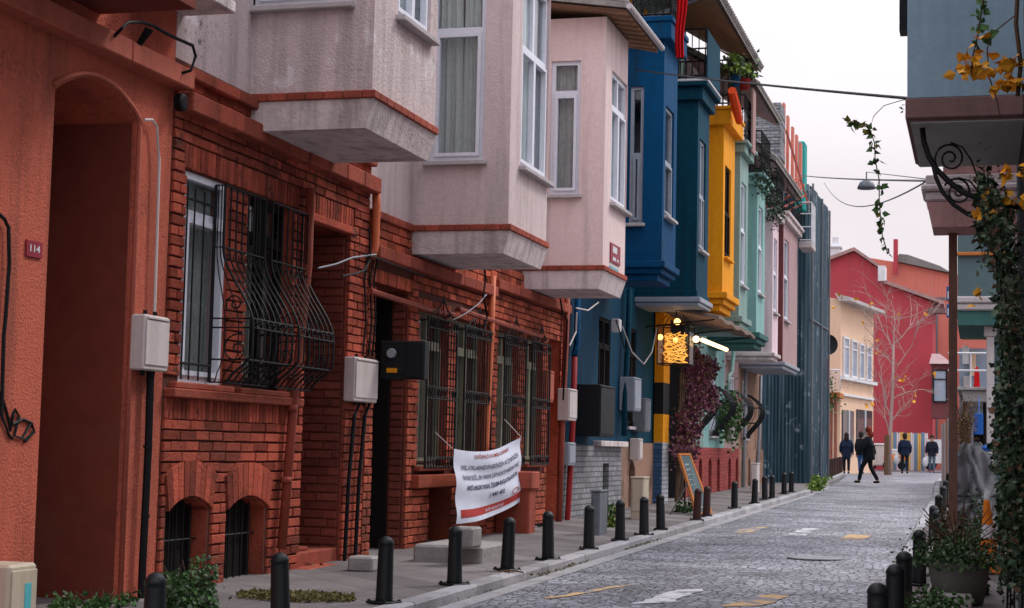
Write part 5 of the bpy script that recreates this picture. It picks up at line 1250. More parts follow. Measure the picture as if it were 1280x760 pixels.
m.build('foliage',MT['leaf_green'],o);m=MB();m.lathe([(.1,-.55),(.14,-.3),(.01,-.3)],tuple(c),10);m.build('pot',MT['box_plastic'],o)
# wall sign on pink bay
u0,u1,v0,v1=rf(BX,762,774,306,330);ws=thing('street_sign','small red street sign above a turquoise strip on the end of the third pink bay','sign',(BX,u0,v0))
m=MB(FT(BX));m.rbox(u0,u1,v0,v1,0,.02,.004);m.build('plate',MT['sign_red'],ws)
w_=u1-u0;h_=v1-v0
for q in ((.18,.62,.52,.86),(.2,.5,.12,.3),(.62,.8,.14,.26)):
    m=MB(FT(BX));m.box(u0+w_*q[0],u0+w_*q[1],v0+h_*q[2],v0+h_*q[3],.021,.024);m.build('lettering',MT['white_paint'],ws)
m=MB(FT(BX));m.rbox(u0-.02,u1-.1,v0-.20,v0-.06,0,.015,.004);m.build('strip',MT['sign_teal'],ws)
for i,(px,py,l) in enumerate(((375,706,'brown twig lying on the pavement by the first doorstep'),(640,716,'crumpled leaf litter on the pavement right of the stone steps'))):
    c=PG(px,py);m=MB()
    for k in range(14): m.leaf((c.x+random.gauss(0,.12),c.y+random.gauss(0,.12),gz(c.y)+.006),.05,.1)
    m.tube([(c.x-.12,c.y,c.z+.01),(c.x,c.y+.03,c.z+.02),(c.x+.12,c.y-.02,c.z+.01)],.008,4);tag(m.build('leaf_litter',MT['leaf_brown'],None,pt(c)),l,'litter')
# ================================================================== BOLLARDS
bo=thing('bollard','x','bollard',(0,0,0),'black bollards along the left kerb')
m=MB();m.lathe([(.070,.0),(.070,.03),(.068,.05),(.061,.43),(.060,.455),(.064,.457),(.064,.468),(.057,.485),(.040,.508),(.014,.520)],(0,0,0),20);m.build('post',MT['bollard_paint'],bo,smooth=True)
m=MB();m.rbox(-.105,.105,-.105,.105,-.008,.012,.006)
for sx in (-1,1):
    for sy in (-1,1): m.lathe([(.014,.012),(.014,.024),(.004,.026)],(sx*.085,sy*.085,0),6)
m.build('base_plate',MT['bollard_paint'],bo)
Lb=[(194,None),(352,None),(480,753),(568,730),(634,712),(685,699),(736,686),(775,675),(805,668),(826,662),(871,650),(883,645),(918,635),(943,629),(956,624),(965,622),(980,617),(989,615)]
Ll=['bollard cut by the bottom edge beside the green shrub','bollard in front of the first doorway and its dry grass','bollard standing before the second doorway','bollard covering the lower left corner of the banner','bollard just right of the banner','bollard before the red stair parapet','bollard before the grey brick plinth cabinet','bollard before the blue house with weeds behind it','bollard beside the beige utility cabinet','bollard before the blue painted brick pier','brown tinted bollard left of its pair by the menu board','brown tinted bollard right of its pair by the menu board','bollard before the red plinth of the sage house','bollard before the grey downpipe of the pink house','bollard beside the pale grey cabinet, left of three close together','bollard in the middle of the three close together past the grey cabinet','bollard before the near sheet of the dark hoarding','bollard farthest along the left kerb, at the hoarding corner']
protos=[bo]
first=True
for (px,py),l in zip(Lb,Ll):
    if py is None:
        y=PX(px,745,-4.55).y;x=-4.55
    else:
        g=PG(px,py);x,y=g.x,g.y
    o=bo if first else copy_tree(bo);first=False
    o.location=(x,y,gz(y)-.0);o.rotation_euler=(random.uniform(-.035,.035),random.uniform(-.04,.04),random.random()*6)
    o['label']='black '+l if not l.startswith('brown') else l
    if l.startswith('brown'):
        for c in o.children:
            if c.name.startswith('post'): me=c.data.copy();me.materials[0]=MT['brown_bollard'];c.data=me
Rb=[(1098,727,'nearest of the bollards at the lower right, cut by the bottom edge'),(1118,704,'second bollard at the lower right, just behind the nearest one'),(1129,688,'third bollard at the lower right, half hidden behind the second'),(1149,661,'tall standing bollard beside the stone ledge before the planter'),(1167,631,'bollard left of a close pair past the stone ledge'),(1172,637,'bollard right of a close pair past the stone ledge'),(1174,618,'bollard in the middle of the dark cluster by the wooden post'),(1179,607,'bollard toward the far end of the cluster by the wooden post'),(1182,600,'bollard just before the last on the right kerb'),(1185,591,'farthest bollard on the right kerb by the plank fence')]
for px,py,l in Rb:
    g=PG(px,py,.525);y=g.y;o=copy_tree(bo);o.location=(g.x,y,gz(y));o.rotation_euler=(random.uniform(-.02,.02),random.uniform(-.02,.02),random.random());o['label']='black '+l;o['group']='black bollards along the right kerb'
# small posts beyond the hoarding on the far left kerb
sp0=thing('kerb_post','x','post',(0,0,0),'short dark posts along the far left kerb')
m=MB();m.rbox(-.06,.06,-.06,.06,0,.62,.015);m.rbox(-.07,.07,-.07,.07,.62,.66,.01);m.build('shaft',MT['brown_bollard'],sp0)
first=True
for i in range(9):
    y=61.5+i*1.5;o=sp0 if first else copy_tree(sp0);first=False;o.location=(-5.25-.1*i*.6,y,gz(y))
    o['label']=['nearest','second','third','fourth','fifth','sixth','seventh','eighth','farthest'][i]+' short dark kerb post counting from the teal hoarding'
# weeds along the left
weed(763,658,.16,260,'light green weed clump at the foot of the blue house plinth',('leaf_lime','leaf_green'),.25)
weed(1021,612,.28,500,'bright green weed clump at the corner of the teal hoarding',('leaf_lime',),.25,.08)
weed(885,610,.12,200,'yellowish weed growing behind the menu board',('leaf_olive','leaf_lime'),.8,.08)
weed(860,640,.16,200,'small green plant under the leaning menu board',('leaf_green',),.3,.07)
# ================================================================== RIGHT SIDE
XR=.28
r1=thing('bay_house','slate blue rendered house with a brown banded overhanging bay at the upper right','house',(XR,11,gz(11)))
m=MB(RT(XR));m.wall(7,13.6,-.2,9,[],.4);m.build('wall',MT['dark_slate_wall'],r1)
XL=PY(1134,125,11.2).x
m=MB();m.box(XL,XR-.001,11.2,13.0,3.70,9);m.build('bay',MT['slate_blue_render'],r1)
m=MB();m.rbox(XL-.012,XR-.001,11.185,13.0,3.56,3.695,.008);m.box(XL+.01,XR-.001,11.22,12.98,3.545,3.56);m.build('bay_base',MT['brown_band'],r1)
m=MB();m.box(XL+.02,XR-.001,11.23,12.97,3.535,3.545);m.build('soffit',MT['grey_soffit'],r1)
# iron scroll bracket under the bay
ib=thing('iron_bracket','black curved iron bracket with two spiral scrolls under the slate blue bay','bracket',(0,11.3,3.0))
YB=11.4
def pb_(pts): 
    out=[]
    for x,y in pts: q=PY(x,y,YB);out.append((q.x,YB,q.z))
    return out
m=MB();m.tube(pb_([(1153,160),(1155,178),(1161,196),(1171,212),(1186,227),(1203,240),(1222,248),(1245,254),(1275,259)]),.021,6);m.tube(pb_([(1166,205),(1170,222),(1178,240),(1192,256),(1210,268),(1230,275),(1250,282)]),.016,6);m.build('brace',MT['black_iron'],ib,smooth=True)
m=MB()
for (cx_,cy_,r_,st_,sg_) in ((1188,198,20,2.6,1),(1197,240,18,3.6,1)):
    pts=[]
    for i in range(40):
        t=i/39;a=st_+sg_*t*1.9*2*math.pi;rr=r_*(1-.85*t);pts.append((cx_+rr*math.cos(a),cy_+rr*math.sin(a)))
    m.tube(pb_(pts),.008,5)
m.tube(pb_([(1188,178),(1203,184),(1214,200),(1222,222),(1230,245)]),.006,5);m.tube(pb_([(1197,222),(1212,226),(1222,238),(1226,248)]),.006,5);m.build('scroll',MT['black_iron'],ib)
# second right house
r2=thing('bay_house','rose coloured house with a small bay and pale moulding behind the iron bracket','house',(.4,17,gz(17)))
m=MB(RT(.36));m.wall(14.0,19.5,-.2,9,[],.4);m.build('wall',MT['rose_render'],r2)
x2=PY(1165,283,16.3).x
m=MB();m.add([(x2,16.3,3.52),(.36,16.3,3.52),(.36,16.95,3.52),(x2,16.95,3.52),(x2-.05,16.3,3.76),(.36,16.3,3.76),(.36,17.0,3.76),(x2-.05,17.0,3.76)],[(0,3,2,1),(4,5,6,7),(0,1,5,4),(1,2,6,5),(2,3,7,6),(3,0,4,7)]);m.build('bay_base',MT['rose_render'],r2)
m=MB();m.rbox(x2-.06,.36,16.29,17.0,3.765,3.86,.02);m.rbox(x2-.10,.36,16.26,17.03,3.862,3.93,.02);m.rbox(x2-.06,.36,16.3,17.0,3.932,4.02,.01);m.build('moulding',MT['sill_stone'],r2)
m=MB();m.box(x2+.1,.36,16.35,16.95,4.02,8.5);m.build('bay',MT['rose_render'],r2)
m=MB();q=PY(1117,0,13.6);q2=PY(1126,40,13.6);m.box(q2.x-.01,.2,13.55,13.75,q2.z,6.5);m.build('eave_board',MT['dark_metal'],r2)
m=MB();m.box(-.29,-.21,16.76,16.84,gz(17)-.05,3.52);m.build('post',MT['post_wood'],None)
bpy.data.objects[m and 'post'] if False else None
o=[x for x in COL.objects if x.name.startswith('post') and x.parent is None][0];o.name='timber_post';tag(o,'tall weathered brown timber post holding up the rose bay','post')
# third: grey green house
r3=thing('bay_house','grey green house with a white moulding and a pale column further along on the right','house',(.6,27,gz(27)))
x3=PY(1197,372,25).x
m=MB();m.box(x3,.9,25,28,3.66,8);m.build('bay',MT['green_grey_render'],r3)
m=MB();m.rbox(x3-.02,.9,24.97,28,3.46,3.56,.02);m.rbox(x3-.05,.9,24.94,28,3.561,3.66,.02);m.build('moulding',MT['sill_stone'],r3)
m=MB();m.box(x3,.9,25.02,28,3.25,3.458);m.build('lintel',MT['dark_green_paint'],r3)
a=PY(1238,450,25.2);m=MB();m.rbox(a.x-.055,a.x+.055,25.2,25.32,gz(25)-.05,3.25,.01);m.rbox(a.x-.09,a.x+.09,25.17,25.35,3.1,3.25,.01);m.build('column',MT['sill_stone'],r3)
m=MB();m.box(a.x+.06,.9,25.36,28,gz(25)-.1,3.25);m.build('lower_wall',MT['green_grey_render'],r3)
for z in (4.25,4.75):
    m=MB();m.rbox(x3-.01,.5,24.93,24.99,z,z+.05,.01);m.build('batten',MT['orange_wood'],r3)
# backdrop house with terrace
r4=thing('terrace_house','pale house with a raised plank terrace seen through the gap past the timber post','house',(0,44,gz(44)))
xl=PY(1199,450,44).x
m=MB(ST(44));m.wall(xl,1.6,gz(44)-.1,4.1,[(xl+.35,xl+.75,.4,2.0)],.3);m.build('wall',MT['win_blue'],r4)
m=MB();m.box(xl,1.6,44.5,44.6,.2,2.2);m.build('interior',MT['dark_void'],r4)
m=MB();a,b=PY(1201,418,42),PY(1231,408,42);m.rbox(a.x,b.x+.1,42,44,a.z,b.z,.02);m.build('awning',MT['orange_wood'],r4)
m=MB();a,b=PY(1202,502,40),PY(1236,488,40);m.rbox(a.x,b.x,40,44,a.z,b.z,.02);m.rbox(a.x-.1,b.x+.3,39.9,44,b.z,b.z+.07,.01);m.build('terrace',MT['stone_block'],r4)
m=MB();zb=b.z
for z in (.45,.85): m.tube([(a.x-.3,39.95,zb+z),(b.x+.6,39.95,zb+z)],.025,5)
for i in range(4): x=a.x-.2+i*.4;m.tube([(x,39.95,zb),(x,39.95,zb+.85)],.02,4)
m.build('railing',MT['white_paint'],r4)
m=MB();a=PY(1206,500,40.5);m.tube([(a.x,40.5,gz(40)),(a.x,40.5,a.z)],.05,6);a=PY(1231,500,40.5);m.tube([(a.x,40.5,gz(40)),(a.x,40.5,a.z)],.05,6);m.build('leg',MT['dark_wood'],r4)
for x0,x1,y0_,y1_,mt in ((1203,1211,432,455,'white_paint'),(1212,1220,440,470,'peach_render'),(1204,1214,470,487,'sill_stone')):
    m=MB();a,b=PY(x0,y1_,43.8),PY(x1,y0_,43.8);m.rbox(a.x,b.x,43.85,43.95,a.z,b.z,.01);m.build('shutter',MT[mt],r4)
m=MB();a,b=PY(1217,484,40.2),PY(1225,458,40.2);m.add([(a.x,40.2,a.z),(b.x,40.2,a.z),(b.x,40.3,a.z),(a.x,40.3,a.z),(a.x+.02,40.2,b.z-.08),(b.x-.02,40.2,b.z-.08),(b.x-.02,40.3,b.z-.08),(a.x+.02,40.3,b.z-.08),(a.x+.06,40.22,b.z),(b.x-.06,40.22,b.z),(b.x-.06,40.28,b.z),(a.x+.06,40.28,b.z)],[(0,3,2,1),(0,1,5,4),(1,2,6,5),(2,3,7,6),(3,0,4,7),(4,5,9,8),(5,6,10,9),(6,7,11,10),(7,4,8,11),(8,9,10,11)])
tag(m.build('hanging_jacket',MT['red_cloth'],None,(a.x,40.2,a.z)),'small red jacket hung on the terrace rail behind the timber post','jacket')
m=MB();a,b=PY(1218,543,39),PY(1229,517,39);m.rbox(a.x,b.x,39,39.05,a.z,b.z,.01);m.tube([(a.x+.1,39.06,b.z),(a.x+.1,39.6,b.z+.4)],.01,4);tag(m.build('blue_sign',MT['blue_plastic'],None,pt(a)),'bright blue rectangular sign hanging under the terrace','sign')
for yy,(y0_,y1_),l in ((31,(358,376),'upper of two small blue signs projecting left of the timber post'),(31.4,(380,397),'lower of two small blue signs projecting left of the timber post')):
    sg_=thing('wall_sign',l,'sign',pt(PY(1187,y1_,yy)));a,b=PY(1183,y1_,yy),PY(1191,y0_,yy)
    m=MB();m.rbox(a.x,b.x,yy,yy+.03,a.z,b.z,.006);m.build('plate',MT['sign_blue'],sg_)
    m=MB();m.box(a.x+.02,b.x-.02,yy-.004,yy-.001,a.z+.04,a.z+.07+.1);m.build('symbol',MT['white_paint'],sg_)
    m=MB();m.tube([(b.x,yy+.015,b.z-.03),(.6,yy+.015,b.z-.03)],.012,4);m.build('arm',MT['grey_metal'],sg_)
# plank fence on the right kerb far away
pf=thing('plank_fence','fence of weathered upright grey and tan planks on the far right kerb','fence',(-1,45,gz(45)))
cl=['stone_block','rose_render','sill_stone','orange_wood','grey_frame','peach_render']
a=PY(1177,560,60);zt=1.9
n=13
for i in range(n):
    t=i/n;y=62-t*22;x=a.x-.05+t*(PY(1213,560,40).x-a.x)
    x_=x;y_=y;x2_=a.x-.05+(i+1)/n*(PY(1213,560,40).x-a.x);y2_=62-(i+1)/n*22
    m=MB();zt=PY(1195,524 if i>2 else 530,y).z+random.uniform(-.05,.05);m.add([(x_,y_,gz(y)-.05),(x2_-.01,y2_+.05,gz(y)-.05),(x2_-.01,y2_+.05,zt),(x_,y_,zt),(x_+.04,y_+.02,gz(y)-.05),(x2_+.03,y2_+.07,gz(y)-.05),(x2_+.03,y2_+.07,zt),(x_+.04,y_+.02,zt)],[(0,1,2,3),(4,7,6,5),(3,2,6,7),(1,5,6,2),(0,3,7,4)]);m.build('plank',MT[cl[i%6]],pf)
c=Vector((PY(1205,520,38).x,38.5,PY(1205,548,38).z));o=thing('bare_shrub','brown leafless shrub behind the plank fence','plant',pt(c))
m=MB()
for i in range(70):
    d=Vector((random.gauss(0,.18),random.gauss(0,.2),random.uniform(.3,.9)));m.tube([(c.x,c.y,gz(38)),tuple(c+d*.5),tuple(c+d)],.006,4)
for i in range(600): m.leaf((c.x+random.gauss(.0,.13),c.y+random.gauss(0,.3),c.z+random.gauss(.3,.22)),.05)
m.build('branches',MT['leaf_brown'],o)
# covered motorbike
cm=thing('covered_motorbike','motorbike wrapped in a creased grey tarpaulin parked by the ivy on the right','motorbike',(.1,25,gz(25)))
m=MB();nz,na=60,72
cx_=PY(1222,620,24.5).x;vs=[];fs=[]
for j in range(nz+1):
    t=j/nz;z=gz(24.5)+.12+1.22*t
    # half lengths shrink upwards: wide skirt, handlebar peak toward the camera
    hx=(.29-.12*t**2)*(1 if t<.9 else .9-.5*(t-.9)*10*.5);hy=.95*(1-.55*t)
    for i in range(na):
        a=2*math.pi*i/na;fold=.95+.08*math.sin(a*5+t*5)+.15*abs(math.sin(a*4.5-t*7+math.sin(t*9)))+.13*abs(math.sin(t*9+a*3+math.sin(a*4)))*(1-.3*t)
        x=cx_-.03+math.cos(a)*hx*fold-(.10 if t>.75 else 0)*(t-.75)*2;y=24.9+math.sin(a)*hy*fold-(t*.25);vs.append((x,y,z+.035*math.sin(a*5+t*7)))
    for i in range(na):
        if j<nz: fs.append((j*na+i,j*na+(i+1)%na,(j+1)*na+(i+1)%na,(j+1)*na+i))
fs.append(tuple(range(nz*na,(nz+1)*na)))
m.add(vs,fs);m.build('tarpaulin',MT['cover_grey'],cm)
m=MB();m.tube([(cx_-.03+.335*math.cos(t*.2618),24.8+.80*math.sin(t*.2618),gz(24.5)+.62) for t in range(25)],.012,4);m.build('strap',MT['black_rubber'],cm)
for yy in (24.2,25.6):
    m=MB();prof=[]
    m.lathe([(.20,-.05),(.27,-.03),(.27,.03),(.20,.05)],(cx_,yy,gz(25)+.27),20,0);m.build('wheel',MT['black_rubber'],cm)
m=MB();a=PY(1237,560,23.9);m.ball(tuple(a),.09,8,1.2,1,.6);tag(m.build('blue_bag',MT['blue_plastic'],None,pt(a)),'bright blue plastic bag beside the top of the grey tarpaulin','bag')
# ledges
def ledge(name,pts_px,h,label,mat='stone_block'):
    g=[PG(*p) for p in pts_px];x0=min(q.x for q in g);x1=max(q.x for q in g);y0_=min(q.y for q in g);y1_=max(q.y for q in g)
    m=MB();m.rbox(x0,x1,y0_,y1_,gz(y0_)-.03,gz(y0_)+h,.015);return tag(m.build(name,MT[mat],None,(x0,y0_,gz(y0_))),label,'ledge')
ledge('stone_ledge',[(1156,708),(1178,708),(1172,690)],.14,'low worn stone ledge behind the tall bollard on the right')
ledge('stone_ledge',[(1202,690),(1232,690),(1228,676)],.12,'pale stone ledge under the tarpaulin covered motorbike')
ledge('stone_ledge',[(1157,757),(1215,757),(1200,735)],.10,'low stone kerb block under the grey planter')
# cone
cg=PG(1238,716);cn=thing('traffic_cone','tall orange traffic cone with a white band standing among the ivy on the right','cone',pt(cg))
def T_(c,tx=0): return lambda a,b,z:(c.x+a-tx*z,c.y+b,c.z+z)
m=MB(T_(cg,.05));m.lathe([(.12,.03),(.125,.05),(.11,.06),(.068,.44),(.045,.60),(.03,.74),(.02,.76),(.005,.76)],(0,0,0),20);m.rbox(-.15,.15,-.15,.15,0,.035,.01);m.build('body',MT['cone_orange'],cn,smooth=False)
m=MB(T_(cg,.05));m.lathe([(.084,.36),(.0665,.50)],(0,0,0),20);m.v=m.v;m.f=m.f[:-2];m.build('band',MT['white_paint'],cn)
# planter and pots
c=Vector((PG(1195,757).x+.02,14.9,gz(14.9)));pl_=thing('planter','grey round concrete planter with leafy plants at the lower right','planter',pt(c))
m=MB();m.lathe([(.20,0),(.235,.18),(.255,.30),(.262,.34),(.235,.34),(.22,.30),(.01,.29)],tuple(c),26);m.build('pot',MT['old_pot'],pl_,smooth=True)
for k,n,s in (('leaf_grey',700,.036),('leaf_green',1100,.036),('leaf_dark',800,.036)):
    m=MB()
    for i in range(n): m.leaf((c.x+random.gauss(-.0,.17),c.y+random.gauss(0,.17),c.z+.30+abs(random.gauss(0,.13))),s)
    m.build('foliage',MT[k],pl_)
m=MB()
for i in range(40):
    a=random.random()*6.28;d=Vector((math.cos(a)*.3,math.sin(a)*.3,random.uniform(.15,.5)));m.tube([tuple(c+Vector((0,0,.3))),tuple(c+Vector((0,0,.35))+d*.6),tuple(c+Vector((0,0,.3))+d)],.004,4)
m.build('stems',MT['stem'],pl_)
c=Vector((PG(1150,759).x+.12,12.6,gz(12.6)));bush('low_plant','fresh green low plant at the bottom edge beside the nearest right bollards',c,.24,.3,.2,2000,.04,['leaf_green','leaf_green','leaf_grey'],stems=16)
bush('trailing_plant','dark low trailing plant spilling beside the grey planter below the cone',Vector((-.02,15.8,gz(15))),.09,.3,.16,900,.04,['leaf_dark','leaf_green'],stems=14)
c=Vector((-.27,17.6,gz(17)));bush('dry_shrub','dry brown twiggy shrub round the foot of the timber post',c,.15,.35,.55,900,.045,['leaf_brown','leaf_dark'],stems=50)
c=Vector((.0,20.5,gz(20)));bush('dark_shrub','dark green shrub between the timber post and the cone',c,.2,.5,.45,1200,.045,['leaf_dark','leaf_dark'],stems=14)
c=PY(1268,760,10.4);m=MB();m.lathe([(.10,-.1),(.115,.17),(.125,.18),(.125,.22),(.10,.22),(.01,.2)],(c.x+.01,10.4,gz(10)+.05),20);tag(m.build('concrete_pot',MT['old_pot'],None,(c.x,10.4,gz(10))),'grey concrete pot at the foot of the ivy in the lower right corner','pot')
# ivy on the right wall
iv=thing('ivy','dark green ivy climbing the slate wall at the right edge of the street','plant',(.2,10.8,gz(10.8)))
m=MB();m2=MB();m3=MB();stm=MB()
path=[(1276,700,55),(1272,660,45),(1268,620,42),(1268,580,40),(1266,540,38),(1266,500,32),(1266,460,26),(1264,420,24),(1262,380,24),(1258,340,26),(1250,300,30),(1240,270,30),(1225,252,22)]
for (x,y,w_) in path:
    for i in range(720 if y>500 else 470):
        Yv=random.uniform(10.6,13.4);yy_=y+random.gauss(0,22);lim=1228+random.gauss(0,6) if yy_<340 else (1250+random.gauss(0,5) if yy_<490 else (1244+random.gauss(0,5) if yy_<590 else 1252+random.gauss(0,3)))
        q=PY(max(x+random.gauss(0,w_*.42),lim),yy_,Yv)
        if q.x>XR-.01 and Yv<13.6:q.x=XR-.01-random.random()*.05
        rn_=random.random();(m if rn_<(.74 if yy_>480 else .55) else (m2 if rn_<.92 else m3)).leaf(tuple(q),random.uniform(.022,.058))
for k in range(5):
    x=random.uniform(.17,.26);stm.tube([(x,11.0+k*.4,gz(11)),(x+.02,11+k*.4,1.2),(x-.03,11+k*.4,2.2),(x-.08,11.2+k*.3,3.0)],.007,5)
m.build('foliage',MT['leaf_dark'],iv);m2.build('foliage',MT['leaf_grey'],iv);m3.build('foliage',MT['leaf_brown'],iv);stm.build('stems',MT['dark_wood'],iv)
m=MB()
for x,y,n in ((1270,218,10),(1274,250,7),(1218,378,4),(1232,262,8),(1262,240,5)):
    for i in range(n): q=PY(x+random.gauss(0,8),y+random.gauss(0,6),11.1);m.leaf(tuple(q),.07)
m.build('yellow_leaves',MT['leaf_yellow'],iv)
# hanging grape vine with yellow leaves by the bay
vv=thing('yellow_vine','trailing vine with large yellow leaves hanging in front of the slate blue bay','plant',pt(PY(1225,0,10.4)))
m=MB()
def vq(x,y,Y=10.4): return tuple(PY(x,y,Y))
m.tube([vq(1230,-5),vq(1226,20),(vq(1222,45)),vq(1216,70),vq(1214,92)],.005,4);m.tube([vq(1272,-5),vq(1270,30),vq(1276,80),vq(1272,120)],.014,5);m.tube([vq(1268,20),vq(1245,38),vq(1234,60),vq(1236,95),vq(1246,125),vq(1250,145)],.004,4);m.build('stems',MT['stem'],vv)
m=MB()
for x,y,n,s in ((1222,45,3,.08),(1215,66,4,.09),(1222,80,6,.10),(1208,92,6,.10),(1235,88,6,.09),(1265,80,9,.12),(1268,105,8,.12),(1252,108,7,.10),(1200,87,2,.06)):
    for i in range(n*2): q=PY(x+random.gauss(0,7),y+random.gauss(0,3.5),10.4+random.gauss(0,.1));m.leaf(tuple(q),s*.75,.45)
m.build('yellow_leaves',MT['leaf_yellow'],vv)
m=MB()
for x,y in ((1226,5),(1229,12),(1224,20),(1228,30),(1221,38),(1230,45),(1218,55)):
    for i in range(3): m.leaf(vq(x+random.gauss(0,3),y),.06)
m.build('green_leaves',MT['leaf_green'],vv)
# dangling vine over the street
dv=thing('dangling_vine','long string of green and yellow leaves dangling from a wire over the street','plant',pt(PY(1092,160,12)))
pts=[(1058,154),(1068,153),(1080,156),(1088,163),(1093,178),(1094,200),(1099,225),(1099,250),(1101,275),(1103,295),(1110,318)]
m=MB();m.tube([tuple(PY(x,y,12)) for x,y in pts],.004,4);m.tube([tuple(PY(x,y,12)) for x,y in ((1088,160),(1092,145),(1105,132),(1125,126),(1134,124))],.003,4);m.build('stems',MT['stem'],dv)
m=MB();m2=MB()
for i in range(len(pts)-1):
    for k in range(9):
        t=random.random();x=pts[i][0]*(1-t)+pts[i+1][0]*t;y=pts[i][1]*(1-t)+pts[i+1][1]*t
        (m2 if (i<3 and random.random()<.6) or random.random()<.12 else m).leaf(tuple(PY(x+random.gauss(0,2),y+random.gauss(0,1.5),12)),.052)
for i in range(5): m2.leaf(tuple(PY(1126+random.gauss(0,2),132+random.gauss(0,3),12)),.04)
m.build('green_leaves',MT['leaf_green'],dv);m2.build('yellow_leaves',MT['leaf_olive'],dv)
# ================================================================== CABLES AND LAMP OVER THE STREET
def wire(a,b,sag,r_,label,mat='black_rubber'):
    m=MB();p=[]
    for i in range(25):
        t=i/24;q=a.lerp(b,t);p.append((q.x,q.y,q.z-sag*4*t*(1-t)))
    m.tube(p,r_,5);return tag(m.build('overhead_cable',MT[mat],None,tuple(a)),label,'cable')
wire(PY(795,87,25.3),PY(1137,123,11.3),.02,.011,'thick black cable crossing the street from the pink bay to the slate blue bay')
wire(PY(1000,219,50),PY(1160,226,17),.03,.012,'thin upper wire crossing the far street above the hanging lamp','grey_metal')
wire(PY(1030,228,54),PY(1166,222,16.5),.5,.010,'thin wire carrying the hanging street lamp','grey_metal')
wire(PX(900,62,-5.3),PX(940,76,-5.2),.02,.012,'short washing line between the teal balcony and the next eave','white_paint')
sl=PY(1083,236,30);lp=thing('street_lamp','grey half dome street lamp hanging on a wire above the far street','lamp',pt(sl))
m=MB();m.lathe([(.02,.17),(.06,.15),(.12,.11),(.155,.04),(.16,.0),(.15,.0),(.11,.03),(.01,.05)],tuple(sl),20);m.build('shade',MT['grey_metal'],lp,smooth=True)
m=MB();m.tube([(sl.x,sl.y,sl.z+.16),(sl.x,sl.y,sl.z+.3)],.012,5);m.tube([tuple(sl+Vector((0,0,.3))),tuple(PY(1160,224,17.5))],.006,4);m.build('arm',MT['grey_metal'],lp)
